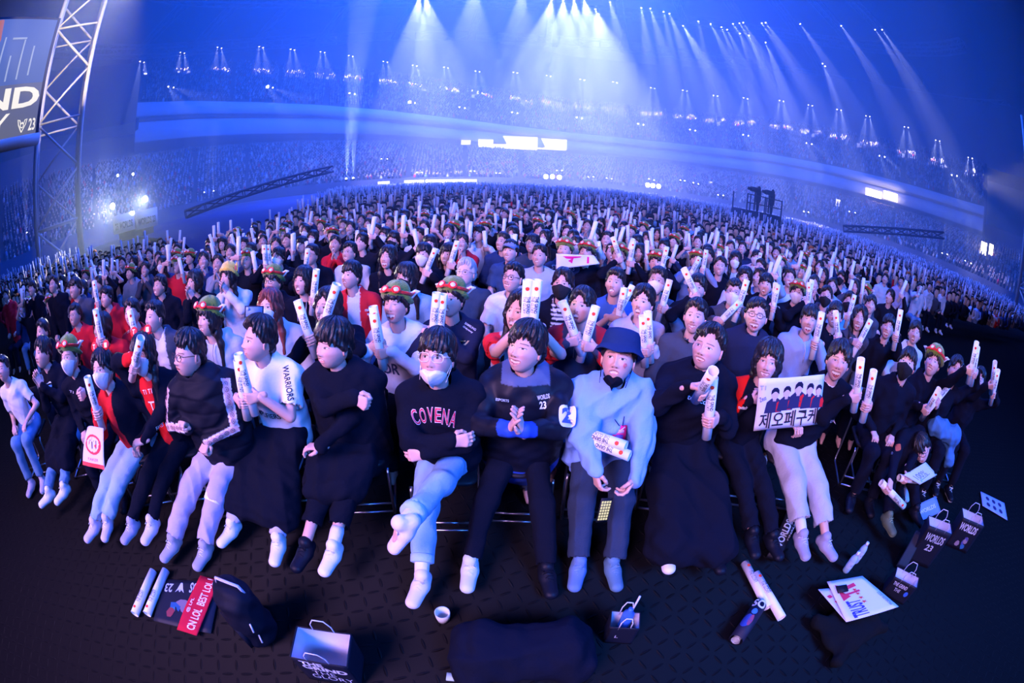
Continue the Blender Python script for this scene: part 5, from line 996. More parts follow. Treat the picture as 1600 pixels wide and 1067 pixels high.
T3 = [
 (167, 466, 50, 'part', NE, 'hoodie', RED, '', [(150, 470, 146, 448)], 'person in red hoodie holding a paper sign, third row left'),
 (250, 448, 55, 'short', O2, 'jacket', BLK, '', [], 'person clapping close to the face, third row left'),
 (304, 442, 50, 'bob', OPEN, 'sweater', BLK, 'c', [], 'person with black bob clapping raised hands, third row'),
 (357, 434, 45, 'longfringe', O2, 'jersey', (.6, .6, .7), 'Yc', [], 'person in yellow plush hat shouting through cupped hands'),
 (427, 442, 40, 'fringe', NE, 'jacket', BLK, 'Pg', [], 'person with glasses and plush hat tilted back, third row'),
 (474, 441, 40, 'bob', OPEN, 'hoodie', BLK, '', [(502, 470, 504, 450)], 'person with short black bob and black hoodie, mouth open, third row'),
 (549, 432, 48, 'fringe', NE, 'track_jacket', (.60, .02, .03), '', [], 'person in red track jacket over white tee, third row'),
 (634, 437, 30, 'longfringe', NE, 'denim_jacket', (.2, .35, .5), 'k', [], 'person with long black hair and black face mask, third row'),
 (728, 428, 30, 'short', O2, 'tee', (.03, .05, .09), 'ga', [], 'grey haired person with glasses and dark tee behind plush hat'),
 (801, 436, 35, 'crew', SM, 'tee', (.66, .68, .8), 'g', [], 'person with crew cut and glasses in white tee'),
 (879, 446, 15, 'part', NE, 'jacket', BLK, 'ks', [], 'person with black mask, striped shirt and black jacket'),
 (961, 444, 18, 'short', O2, 'tee', (.04, .12, .42), '', [(958, 500, 961, 486), (975, 500, 984, 484)], 'person in plain blue tee looking up, third row'),
 (1027, 441, 15, 'short', NE, 'hoodie', (.07, .12, .2), 'm', [(1046, 488, 1057, 450)], 'person in teal hoodie and white mask lifting one tube'),
 (1089, 452, 12, 'fringe', O2, 'jacket', BLK, '', [(1083, 465, 1076, 450)], 'person in black jacket, reddish face, third row'),
 (1146, 459, 8, 'short', NE, 'jacket', DG, 'mg', [(1160, 480, 1168, 455), (1118, 500, 1138, 480)], 'person with white mask and clear glasses, third row'),
 (1163, 436, 8, 'longfringe', NE, 'sweater', LG, '', [], 'young person with long hair and pale sweater looking up calmly'),
 (1196, 447, 10, 'fringe', OPEN, 'jacket', BLK, '', [(1207, 482, 1210, 455), (1214, 482, 1219, 458)], 'person with short fringe shouting beside a pair of tubes'),
 (1245, 459, 6, 'fringe', NE, 'sweater', BLK, 'Pm', [(1262, 472, 1267, 446), (1271, 474, 1273, 448)], 'person in plush hat and white mask, black sweater'),
 (1290, 465, 5, 'short', NE, 'jacket', DG, 'k', [], 'person with dark grey mask in dark jacket, third row right'),
 (1326, 474, 8, 'part', NE, 'jacket', LB, 'k', [(1320, 492, 1324, 478)], 'person with flushed face and dark mask, third row right'),
 (1360, 478, 8, 'part', NE, 'jacket', DG, '', [], 'person in dark jacket at right end of third row'),
 (10, 463, 50, 'short', NE, 'jacket', RED, '', [], 'person in dark red jacket at the left picture edge'),
 (51, 452, 50, 'fringe', OPEN, 'jacket', BLK, '', [(40, 470, 40, 450)], 'person in black jacket with open mouth near the left picture edge'),
 (84, 446, 45, 'short', NE, 'jacket', BLK, '', [], 'person in black jacket with white shoulder print near left edge'),
 (118, 452, 45, 'fringe', NE, 'jacket', DG, '', [], 'person in dark grey jacket behind the bright red shirt'),
]
T4 = [
 (435, 404, 40, 'part', NE, 'jacket', BLK, 'm', [(422, 415, 420, 390), (408, 412, 406, 388)], 'person with white mask pulled low and two tubes, fourth row'),
 (487, 400, 40, 'short', NE, 'jacket', BLK, 'g', [(470, 420, 472, 398)], 'person with thin glasses in profile, black coat, fourth row'),
 (546, 396, 40, 'short', SM, 'windbreaker', LG, 'g', [], 'person in white windbreaker lit pink on one cheek'),
 (606, 404, 30, 'long', LAUGH, 'jacket', BLK, 'R', [], 'person with face lit red by a glowing wand'),
 (662, 400, 30, 'fringe', NE, 'jacket', BLK, 'm', [(672, 430, 680, 410)], 'person with big white mask and black fringe, fourth row'),
 (797, 394, 25, 'short', SM, 'tee', (.03, .06, .14), 'C', [], 'smiling person in blue cap and navy tee'),
 (832, 383, 25, 'fringe', NE, 'tee', DG, 'g', [], 'person with glasses and dark lettered tee, fourth row'),
 (843, 402, 20, 'crew', NE, 'tee', (.36, .4, .5), '', [], 'person with shaved hair in grey tee beside lettered tee'),
 (882, 392, 18, 'short', SM, 'hoodie', (.03, .05, .12), 'P', [], 'person in plush hat and navy college hoodie, fourth row'),
 (916, 396, 18, 'fringe', NE, 'jacket', BLK, 'P', [], 'person in plush hat behind the white flag'),
 (967, 400, 15, 'short', NE, 'jacket', BLK, 'P', [(996, 410, 1001, 382), (965, 405, 957, 382)], 'person in tipped plush hat waving two tubes overhead'),
 (1025, 412, 12, 'fringe', NE, 'jacket', BLK, 'P', [(1040, 418, 1044, 402)], 'person in plush hat with face hidden by a tube'),
 (1088, 408, 10, 'fringe', SM, 'jacket', (.2, .25, .42), 'P', [(1072, 425, 1088, 396), (1105, 420, 1108, 402)], 'person in plush hat and grey blue coat crossing two tubes'),
 (1105, 396, 8, 'fringe', SM, 'jacket', BLK, '', [], 'smiling person with thick fringe beside crossed tubes'),
 (1125, 418, 8, 'crew', NE, 'sweater', BLK, '', [], 'person with very short hair in black sweater, fourth row'),
 (1149, 408, 8, 'longfringe', NE, 'hoodie', LG, 'm', [], 'person with white mask and pale knitted hood'),
 (1181, 404, 8, 'fringe', NE, 'sweater', (.5, .48, .55), 'm', [(1180, 418, 1184, 400)], 'person with pointed white mask and beige sweater'),
 (1256, 405, 5, 'long', NE, 'jacket', (.35, .02, .06), 'P', [], 'person in plush hat and dark red jacket, right of centre'),
 (1141, 388, 8, 'short', OPEN, 'jacket', (.2, .02, .05), '', [], 'person shouting in dark red jacket, fourth row'),
 (700, 400, 30, 'longfringe', NE, 'jacket', BLK, '', [(710, 415, 716, 395)], 'person with long fringe and tube, behind grey hair'),
]
AIS = [(1383, 437, 15, 'short', SM, 'puffer_jacket', LG, 'L', [], 'person in pale grey puffer jacket seated on the aisle'),
 (1408, 441, 15, 'short', SM, 'hoodie', PK, 'L', [], 'person in pink grey hoodie seated next to the pale puffer'),
 (1437, 450, 12, 'fringe', SM, 'sweater', LG, 'L', [(1432, 462, 1437, 450)], 'person in pale sweater holding tube beside red coat'),
 (1453, 449, 12, 'short', OPEN, 'puffer_jacket', LG, 'L', [], 'person in pale jacket clapping, white trainers in the aisle'),
 (1474, 455, 12, 'fringe', SM, 'sweater', (.6, .6, .68), 'L', [], 'person in white sweater between pale jacket and red coat'),
 (1489, 455, 12, 'long', SM, 'coat', (.55, .02, .04), 'L', [], 'person in bright red coat seated on the aisle, right')]
def crowd_person(t, lod, z, group, row):
    px, py, yaw, hair, ex, gar, col, fl, st, desc = t
    z = z+((px*7) % 5-2)*.008; C = atz(px, py, z); hcol = HBLK
    if 'r' in fl: hcol = (.16, .035, .03)
    if 'a' in fl: hcol = (.38, .38, .42)
    p = Person(desc, C, yaw=yaw*.8, pitch=12, lod=lod, hair=hair, hcol=hcol, seed=px, group=group, expr=dict(ex), bulk=1.35 if 'B' in fl else 1.0+.05*sin(px), wide=1.12 if 'B' in fl else 1., skin=px, hs=1.12 if 'B' in fl else 1.06, vol=1.15, hip=(0, .10))
    if len(st) == 1: side = 0 if st[0][0] < px_of(p.C)[0] else 1; st2 = [(side, st[0])]
    else: st2 = list(enumerate(sorted(st)))
    for i, (hx, hy, tx, ty) in st2: grip(p, i, hx, hy, tx, ty, fwd=.30)
    if 'c' in fl: p.clap(p.C+p.B@arr(0, -.22, -.05))
    p.build_body(); n = gar
    def sh(s, V):
        C = np.tile(arr(*col), (len(V), 1)); m = (np.abs((V-s.N)@s.B[:, 0]) > .13) & (V[:, 2] > s.N[2]-.22); C[m] = (.66, .02, .03); return C
    def stripes(s, V):
        C = np.tile(arr(*col), (len(V), 1)); m = (np.abs((V-s.N)@s.B[:, 0]) < .08) & (((V-s.N)@s.B[:, 1]) < 0); k = np.sin(V[:, 2]*160) > 0; C[m & k] = (.6, .6, .7); return C
    def inner(s, V):
        C = np.tile(arr(*col), (len(V), 1)); m = (np.abs((V-s.N)@s.B[:, 0]) < .065) & (((V-s.N)@s.B[:, 1]) < 0); C[m] = (.62, .62, .7); return C
    tint = sh if 'w' in fl else stripes if 's' in fl else inner if gar in ('track_jacket', 'windbreaker') else None
    p.top(n, col, M_PUFF if gar == 'puffer_jacket' else M_DENIM if 'denim' in gar else M_CLOTH, short=gar == 'tee', hood=gar in ('hoodie',), collar=gar in ('jacket', 'coat', 'windbreaker', 'puffer_jacket', 'track_jacket', 'denim_jacket'), tint=tint, r=1.12 if gar == 'puffer_jacket' else 1.03, rsl=1.1 if gar == 'tee' else 1)
    p.trousers([DEN, BLK, DG][px % 3])
    if 'L' in fl: p.shoe(0, WHT); p.shoe(1, WHT)
    if 'm' in fl: p.mask()
    if 'k' in fl: p.mask((.02, .022, .03))
    if 'g' in fl: p.glasses((.03, .03, .04) if px % 2 else (.3, .3, .35))
    if 'P' in fl: p.plush_hat()
    if 'Y' in fl: p.plush_hat(yellow=True)
    if 'C' in fl: p.cap((.2, .25, .4))
    if gar == 'hoodie': p.hoodie_strings()
    short = desc.split(',')[0].replace('person', 'the person', 1) if 0 else desc.split(',')[0]
    w = short.split()[:10]
    p.sticks('white cheering tube, % one, of ' + ' '.join(w), 'cheering tubes in the '+row) if len(st) != 1 else p.sticks('white cheering tube held by ' + ' '.join(w), 'cheering tubes in the '+row)
    return p
PP = {}
for t in T2: PP[t[0]] = crowd_person(t, 1, 1.32, R2, 'second row')
for t in T3: PP[t[0]] = crowd_person(t, 1, 1.32 if t[0] > 130 else 1.6, R3, 'third row')
for t in T4: PP[t[0]] = crowd_person(t, 1, 1.32, 'spectators in the fourth row', 'fourth row')
for t in AIS: PP[t[0]] = crowd_person(t, 1, 1.32, 'spectators along the aisle', 'aisle seats')
for px in (10, 51, 84, 118):
    pass
q = PP[706]; pdecal('chest_emblem', 'T1', q.topo, q.cloth, 724, 536, .09, .045, (.65, .42, .2), offset=.03, shear=.3); pdecal('shoulder_lettering', 'SAMSUNG', q.topo, q.cloth, 735, 510, .10, .018, (.7, .7, .8), rot=-35, offset=.02); pdecal('shoulder_lettering', 'Odyssey', q.topo, q.cloth, 731, 515, .09, .018, (.7, .7, .8), rot=-35, offset=.02)
q = PP[619]; pdecal('chest_lettering', 'WOR', q.topo, q.cloth, 600, 575, .26, .10, (.03, .05, .16), offset=.02)
q = PP[832]; pdecal('chest_lettering', 'BUSAN', q.topo, q.cloth, 828, 425, .30, .07, (.6, .6, .7), offset=.03)
q = PP[882]; pdecal('chest_lettering', 'ST. MARYS', q.topo, q.cloth, 880, 418, .30, .06, (.65, .65, .75), offset=.02)
q = PP[549]; pdecal('sleeve_lettering', 'razer', q.topo, q.cloth, 576, 484, .08, .022, (.75, .7, .75), offset=.02); pdecal('sleeve_lettering', 'INTEL', q.topo, q.cloth, 579, 490, .08, .02, (.75, .7, .75), offset=.02)
q = PP[207]; pdecal('neck_lettering', 'T1 DL', q.topo, q.cloth, 203, 517, .09, .03, (.75, .7, .75), offset=.02)
# ------------------------------------------------------------------ rows four and beyond: a dozen poses, each spectator a copy with parts of its own
random.seed(4)
TPL = []
def template(k):
    hair = ['fringe', 'short', 'part', 'long', 'bob', 'fringe', 'short', 'crew', 'longfringe', 'part', 'fringe', 'short', 'fringe', 'long'][k]
    ex = [NE, OPEN, SM, LAUGH, NE, O2, NE, SM, O2, LAUGH, NE, OPEN, NE, NE][k]
    st = [2, 0, 1, 2, 0, 0, 2, 1, 2, 0, 1, 2, 0, 0][k]; C = arr(0, 0, 1.28)
    p = Person('template', C+arr(0, 100, 0), yaw=[25, 10, 35, 18, 30, 8, 20, 30, 15, 5, 28, 12, 35, 20][k], pitch=13, lod=2, hair=hair, seed=k, byaw=0, expr=dict(ex), bulk=[1, 1.1, 1, .95, .95, 1.1, 1, 1.2, .95, 1, 1.1, 1, 1, .95][k], skin=k, vol=1.2)
    o = arr(0, 100, 0); hats = [0, 0, 0, 0, 0, 1, 1, 0, 0, 0, 0, 0, 1, 0][k]; msk = [0, 0, 0, 0, 1, 0, 0, 0, 0, 0, 2, 0, 0, 1][k]; garm = ['hoodie', 'jacket', 'sweater', 'jacket', 'hoodie', 'jacket', 'tee', 'jacket', 'sweater', 'hoodie', 'jacket', 'tee', 'hoodie', 'jacket'][k]
    for i in range(st):
        j = i if st == 2 else 1; sg = -1 if j == 0 else 1; hz = [1.30, 1.1, 1.45, 1.2][(k+i) % 4]; p.arm(j, o+arr(sg*(.20+.04*(k % 3)), -.24, hz), 'grip', axis=(sg*.15*((k % 3)-.6), -.15, 1))
    if k in (1, 9): p.clap(p.C+arr(0, -.22, -.10))
    b = p.build_body(); p.top(garm, (1, 1, 1), short=garm == 'tee', hood=garm == 'hoodie', collar=garm == 'jacket'); p.trousers([BLK, DEN, DG][k % 3])
    if msk == 1: p.mask()
    if msk == 2: p.mask((.02, .022, .03))
    if hats: p.plush_hat()
    sk = [(G+X*.08-p.base, X) for i, G, X in p.g]; tree = [(ch, [(s, [q for q in s.children]) for s in ch.children]) for ch in b.children]
    return dict(b=b, tree=tree, sk=sk, hair=hair, hat=hats, msk=msk, gar=garm, off=p.base-o)
TPL = [template(k) for k in range(14)]
STLO = None
g = Geo(); g.lathe([(.0, -.215), (.0325, -.215), (.0325, .215), (.028, .215), (.028, .15)], 8, col=(.80, .80, .84)); g.box((0, -.0325, .02), (.028, .003, .20), col=(.12, .12, .2)); g.box((0, -.0325, .17), (.022, .003, .02), col=(.8, .05, .02)); o = g.obj('cheering_tube', M_PAPER); STLO = o.data; bpy.data.objects.remove(o)
COLS = [('black', (.008, .010, .02), 46), ('navy', (.02, .04, .12), 14), ('charcoal', (.05, .055, .08), 12), ('white', (.62, .62, .7), 9), ('grey', (.22, .24, .30), 8), ('red', (.5, .015, .03), 5), ('blue', (.2, .35, .6), 4), ('beige', (.42, .36, .33), 3)]
CB = sum([[i]*c[2] for i, c in enumerate(COLS)], [])
HN = {'fringe': 'with black fringe', 'short': 'with short black hair', 'part': 'with parted hair', 'long': 'with long hair', 'bob': 'with bob', 'crew': 'with cropped hair', 'longfringe': 'with long fringe'}
def xlim(y):
    L = (-6.9-(y-7.2)*.20 if y < 17.5 else -9.0-(y-17.5)*.43) if y > 10.6 else -34 if y > 6.5 else -14 if y > 4 else -9.5
    R = 5.4 if y < 4.6 else 7.6 if y < 7.1 else min(46, 9+(y-7.0)*16)
    return L, R
seats = []; row = 0; y = 3.25
taken = [(p.C[0], p.C[1]) for p in PP.values()]
while y < 56:
    L, R = xlim(y); n = int((R-L)/.53)
    for i in range(n):
        x = L+.53*i+jitter()*.14; yy = y+jitter()*.18
        if y > 6.9 and y < 10.7 and -1.05*y < x < -6.9-max(0, y-7.2)*.20: continue
        if -8.1 < x < -7.2 and 4.6 < y <= 6.9: continue
        if y < 4.8 and x > -6.6: continue
        if any(abs(x-a) < .36 and abs(yy-b) < .55 for a, b in taken): continue
        if y < 6 and abs(x) < 6.3 and any(abs(x-a) < .42 and 0 < (yy-b) < .4 for a, b in taken): continue
        if 16.0 < x < 19.4 and 22 < yy < 27.2: continue
        px, py = px_of((x, yy, 1.25))
        if px < -25 or px > 1625: continue
        seats.append((hypot(x, yy), x, yy, row, i))
    y += .93+(.25 if row in (7, 15, 24, 34) else 0); row += 1
seats.sort(); NI = 300-22-len(PP); near = seats[:NI]; far = seats[NI:]
ORD = ['second', 'third', 'fourth', 'fifth', 'sixth', 'seventh', 'eighth', 'ninth', 'tenth', 'eleventh', 'twelfth']
NUM = lambda n: str(n)+('th' if 10 <= n % 100 <= 20 else {1: 'st', 2: 'nd', 3: 'rd'}.get(n % 10, 'th'))
cnt = {}; firstuse = set(); nst = 0
for d, x, yy, rw, i in sorted(near, key=lambda s: (s[3], s[4])):
    k = random.randrange(14); T = TPL[k]; ci = random.choice(CB); cn, cc, _ = COLS[ci]; az = atan2(x, yy)
    a = -az*.8+jitter()*.35; blk = 'left block' if x < -7.2 else 'central block' if x < 8 else 'right block'; key = (rw, blk); cnt[key] = cnt.get(key, 0)+1
    base = Vector((x, yy+.12, 0)); M = Matrix.Translation(base) @ Matrix.Rotation(a, 4, 'Z'); M[2][3] = jitter()*.0
    hz = 1+jitter()*.05; M = M @ Matrix.Diagonal((1, 1, hz, 1))
    def cp(o, par=None, lvl=0):
        c = o.copy(); COL.objects.link(c); c.parent = par
        if par is None: c.matrix_world = M
        return c
    b = cp(T['b']); b['_o'] = [x, yy, 0]
    for ch, subs in T['tree']:
        c = cp(ch, b)
        if ch.name.split('.')[0] == T['gar']: v = 1+jitter()*.4; c.color = (cc[0]*v, cc[1]*v, cc[2]*v, 1)
        elif ch.name.startswith('trousers') and random.random() < .3: c.color = (1.6, 1.6, 1.6, 1)
        for s_, qs in subs:
            c2 = cp(s_, c)
            for q_ in qs: c3 = cp(q_, c2)
    desc = 'person in %s %s%s%s' % (cn, T['gar'], ' and plush hat' if T['hat'] else ' '+HN[T['hair']], ', white mask' if T['msk'] == 1 else ', black mask' if T['msk'] == 2 else '')
    b['label'] = '%s, %s row, %s from left, %s' % (desc, ordw(rw+2), ordw(cnt[key]), blk)
    b['category'] = 'person'; b['group'] = 'spectators in the rows behind'
    for q, (G, X) in enumerate(T['sk']):
        if nst > 190: break
        nst += 1; o = bpy.data.objects.new('cheering_tube', STLO); COL.objects.link(o); R3_ = M.to_3x3(); X2 = R3_ @ Vector(X); cw = M @ Vector(G)
        z = nrm(X2); o.matrix_world = Matrix.Translation(cw) @ Matrix(rot_to(z, np.cross(arr(-x, -yy, 0), z)).tolist()).to_4x4()
        w_ = '' if len(T['sk']) == 1 else ('left ' if q == 0 else 'right ')
        tag(o, 'white cheering tube, %shand, %s row, %s spectator from left, %s' % (w_, ordw(rw+2), ordw(cnt[key]), blk), 'cheering tube', 'cheering tubes in the rows behind')
for T in TPL:
    for o in [q for ch, subs in T['tree'] for s_, qs in subs for q in qs]+[s_ for ch, subs in T['tree'] for s_, qs in subs]+[ch for ch, s in T['tree']]+[T['b']]: bpy.data.objects.remove(o)
# ------------------------------------------------------------------ the rest of the crowd, past what one could count
def blob_person(rs, arms, lod):
    """one far spectator facing -Y: vertices, tris/quads, part ids (0 skin 1 hair 2 top 3 tube 4 hat)"""
    g = Geo(); nn = 8 if lod == 0 else 5
    g.tube([(0, .02, .50), (0, .02, .72), (0, .01, .95), (0, .01, 1.06)], [.15, .19, .20, .08], nn, (2, 0, 0), ell=1)
    g.tube([(0, .0, 1.03), (0, -.01, 1.14), (0, -.02, 1.24), (0, -.02, 1.32), (0, -.01, 1.37)], [.055, .075, .092, .085, .045], nn, (0, 0, 0))
    g.tube([(0, .035, 1.15), (0, .025, 1.26), (0, .005, 1.35), (0, .0, 1.40)], [.075, .107, .105, .05], nn, (1, 0, 0))
    if lod == 0: g.tube([(0, -.05, 1.325), (0, -.035, 1.38)], [.085, .06], nn, (1, 0, 0))
    for sg, up in arms:
        if up: g.tube([(sg*.19, .0, .98), (sg*.26, -.12, .85), (sg*.21, -.26, 1.08+up)], [.055, .05, .035], 4, (2, 0, 0)); g.tube([(sg*.21, -.26, 1.05+up), (sg*.21, -.27, 1.14+up)], .045, 4, (0, 0, 0)); g.tube([(sg*.21, -.27, 1.0+up), (sg*(.21+.06*up), -.30, 1.42+up)], .034, nn-1, (3, 0, 0))
        else: g.tube([(sg*.19, .0, .98), (sg*.25, -.08, .75), (sg*.10, -.30, .66)], [.06, .055, .045], 4, (2, 0, 0))
    return g.arrays()
def rep(name, pts, variants, mat, scale=1., seed=0, label='', group=None):
    """lays thousands of far figures into one mesh"""
    r = np.random.RandomState(seed); VV = []; F3 = []; F4 = []; CC = []; n = 0; vi = r.randint(0, len(variants), len(pts)); pts = np.asarray(pts)
    pal = np.array([c[1] for c in COLS]); cb = np.array(CB)
    for v in range(len(variants)):
        P = pts[vi == v]; m = len(P); V, F, C = variants[v]
        if not m: continue
        a = -np.arctan2(P[:, 0], P[:, 1])*.8+(r.rand(m)-.5)*.7; c, s = np.cos(a), np.sin(a); sc_ = (1+(r.rand(m)-.5)*.1)*scale
        X = V[None]*sc_[:, None, None]; W_ = np.stack([X[..., 0]*c[:, None]-X[..., 1]*s[:, None], X[..., 0]*s[:, None]+X[..., 1]*c[:, None], X[..., 2]], -1)+P[:, None]
        top = pal[cb[r.randint(0, len(cb), m)]]*(1+(r.rand(m, 1)-.5)*.6); hat = r.rand(m) < .07; cap_ = np.where(hat[:, None], arr(.5, .12, .03), arr(*HBLK)); sk = arr(.60, .42, .34)*(1+(r.rand(m, 1)-.5)*.2); tb = np.tile(arr(.6, .6, .68), (m, 1)); msk = r.rand(m) < .15; sk = np.where(msk[:, None], arr(.66, .55, .55), sk)
        pid = C[:, 0].astype(int); col = np.stack([sk, cap_, top, tb], 1)[:, pid]
        VV.append(W_.reshape(-1, 3)); CC.append(col.reshape(-1, 3)); off = n+np.arange(m)[:, None, None]*len(V)
        for f in F: (F4 if f.shape[1] == 4 else F3).append((f[None]+off).reshape(-1, f.shape[1]))
        n += m*len(V)
    o = mesh_obj(name, np.vstack(VV), [np.vstack(F4), np.vstack(F3)], mat, tint=np.vstack(CC)); return tag(o, label, 'crowd', group, 'stuff')
A0 = [[(-1, 0), (1, 0)], [(-1, .0), (1, .2)], [(-1, 0), (1, .3)], [(-1, .4), (1, .35)], [(-1, .0), (1, .0)], [(-1, .1), (1, 0)], [(-1, 0), (1, 0)], [(-1, 0), (1, 0)]]
m1 = [s for s in far if s[0] < 22]; m2 = [s for s in far if s[0] >= 22]
rep('crowd', [(s[1], s[2], 0) for s in m1], [blob_person(0, a, 0) for a in A0], M_CLOTH, seed=1, label='mass of spectators with white tubes behind the nearer rows')
rep('crowd', [(s[1], s[2], 0) for s in m2], [blob_person(0, a, 1) for a in A0], M_CLOTH, seed=2, label='farthest floor crowd fading into the blue haze below the desk')
def tiny(up):
    g = Geo(); g.tube([(0, 0, .3), (0, 0, .8), (0, 0, 1.0)], [.18, .22, .1], 4, (2, 0, 0)); g.tube([(0, -.01, .98), (0, -.02, 1.1), (0, -.01, 1.26)], [.06, .11, .06], 4, (0, 0, 0)); g.tube([(0, .03, 1.08), (0, .03, 1.30)], [.10, .11], 4, (1, 0, 0))
    if up: g.tube([(.18, -.2, .9), (.22, -.25, 1.45)], .06, 3, (3, 0, 0))
    return g.arrays()
def tier(r0, z0, r1, z1, n, a0, a1, gaps, fill, seed):
    r = np.random.RandomState(seed); out = []
    for k in range(n*1):
        f = (k+.35)/n; dr = r0+(r1-r0)*f; z = z0+(z1-z0)*(k+1)/n; az = a0
        while az < a1:
            R = RK(az, dr)
            if (az % gaps) > .55 and r.rand() < fill: out.append(tuple(ringpt(np.array(az), dr+r.rand()*.3, z)))
            az += degrees(.62/R)
    return out
T_ = [tiny(0), tiny(1), tiny(0)]
rep('crowd', tier(.6, 15.8, 23, 29.5, 26, -51.8, 64.5, 6.5, .8, 5), T_, M_CLOTH, 1.15, 5, 'tiny spectators filling the upper balcony tier in the haze')
rep('crowd', tier(-33, 1.6, .5, 9.0, 26, -74, 74, 7.3, .8, 6), T_, M_CLOTH, 1.05, 6, 'tiny spectators filling the lower tier around the hall')
# ------------------------------------------------------------------ chairs under the front row
def make_chair(lx, ly, ang, label, src=None):
    if src: 
        e = src.copy(); COL.objects.link(e); 
        for ch in src.children: c = ch.copy(); COL.objects.link(c); c.parent = e
    else:
        e = empty('folding_chair', (0, 0, 0)); g = Geo(); P = []
        for sx in (-1, 1):
            x = sx*.22; g = Geo(); g.tube([(x, -.20, .43), (x, -.22, .40), (x, -.24, .05), (x, -.22, .015), (x, -.18, .012), (x, .17, .012), (x, .21, .015), (x, .235, .05), (x, .25, .46), (x, .27, .84)], .011, 8); g.obj('side_frame', M_CHROME, e)
        g = Geo(); g.tube([(-.21, -.236, .13), (.21, -.236, .13)], .009, 8); g.tube([(-.22, -.2, .012), (.22, -.2, .012)], .010, 8); g.obj('cross_bar', M_CHROME, e)
        S = Sdf(); S.cap((-.15, -.13, .44), (-.15, .16, .44), .055, .055, (1, 1, .45), k=.06).cap((.15, -.13, .44), (.15, .16, .44), .055, .055, (1, 1, .45), k=.06).cap((0, -.12, .44), (0, .15, .44), .09, .09, (1.4, 1, .3), k=.06); V, Q = S.mesh(.018); mesh_obj('seat', V, Q, M_LEATH, e, tint=(.01, .01, .015))
        S = Sdf(); S.cap((-.16, .275, .74), (.16, .275, .74), .10, .10, (1, .22, 1), k=.03); V, Q = S.mesh(.014); mesh_obj('backrest', V, Q, M_LEATH, e, tint=(.01, .01, .015))
    e.location = (lx, ly, 0); e.rotation_euler = (0, 0, ang); e['_o'] = [lx, ly, 0]; return tag(e, label, 'chair', 'folding chairs of the front row')
CH = None; firsts = [o for o in COL.objects if o.get('group') == R1 and o.parent is None]
for k, o in enumerate(firsts):
    x, y, _ = o['_o']; d = o['label'].replace('person ', 'the person ', 1).replace('smiling the', 'the smiling'); w = ' '.join(o['label'].split(',')[0].split()[:9])
    c = make_chair(x, y-.02, -atan2(x, y)*.55, 'black padded chrome chair under ' + w, CH); CH = CH or c
# ------------------------------------------------------------------ flat printed things
def sheet(name, P, col, items=(), parent=None, th=.003, mat=None, bend=0., label=None, cat=None, group=None, pname='printed_lettering'):
    """P: world corners TL TR BR BL as one reads it; items: (text or polygon, u, v, w, h, colour[, rotation, offset])"""
    P = [arr(*p) for p in P]; n = nrm(np.cross(P[1]-P[0], P[0]-P[3])); W_ = np.linalg.norm(P[1]-P[0]); H_ = np.linalg.norm(P[3]-P[0])
    def at(u, v, o=0.): return (P[0]*(1-u)+P[1]*u)*(1-v)+(P[3]*(1-u)+P[2]*u)*v+n*(o+bend*sin(pi*u)*.5+bend*.4*sin(5*u+3*v))
    m = 9; V = [at(i/m, j/m, th) for j in range(m+1) for i in range(m+1)]+[at(i/m, j/m, 0) for j in range(m+1) for i in range(m+1)]; k = (m+1)**2; I = lambda i, j: j*(m+1)+i
    Q = [(I(i, j+1), I(i+1, j+1), I(i+1, j), I(i, j)) for i in range(m) for j in range(m)]; Q += [tuple(k+a for a in q[::-1]) for q in Q]
    ed = [I(i, 0) for i in range(m+1)]+[I(m, j) for j in range(1, m+1)]+[I(i, m) for i in range(m-1, -1, -1)]+[I(0, j) for j in range(m-1, 0, -1)]; Q += [(ed[i], ed[(i+1) % len(ed)], k+ed[(i+1) % len(ed)], k+ed[i]) for i in range(len(ed))]
    o = mesh_obj(name, V, np.array(Q), mat or M_PAPER, parent, base=(P[2]+P[3])/2, tint=col, smooth=False)
    if items:
        g = Geo()
        for q, it in enumerate(items):
            s, u, v, w, h, c = it[:6]; rot = radians(it[6]) if len(it) > 6 else 0; of = it[7] if len(it) > 7 else .01
            VT = text_mesh(s, of) if isinstance(s, str) else s; X, T = VT; X = np.hstack([X*(w*W_, h*H_), np.zeros((len(X), 1))]); X, T = subdiv(X, T, .06)
            x2 = X[:, 0]*cos(rot)-X[:, 1]*sin(rot); y2 = X[:, 0]*sin(rot)+X[:, 1]*cos(rot)
            g.add([at(u+a/W_, v-b/H_, th+.0012+.0002*q) for a, b in zip(x2, y2)], T=T, c=c)
        pp = g.obj(pname, M_INK, o, smooth=False)
    if label: tag(o, label, cat, group)
    return o
def poly(pts): P = arr(*pts) if 0 else np.array(pts, float); n = len(P); c = P.mean(0); return np.vstack([c, P]), np.array([(0, i+1, (i+1) % n+1) for i in range(n)])
SQ = poly([(-.5, -.5), (.5, -.5), (.5, .5), (-.5, .5)]); DISC = poly([(.5*cos(t), .5*sin(t)) for t in np.linspace(0, 2*pi, 17)[:-1]])
def starp(): return poly([(.5*(1 if i % 2 == 0 else .4)*sin(i*pi/5), .5*(1 if i % 2 == 0 else .4)*cos(i*pi/5)) for i in range(10)])
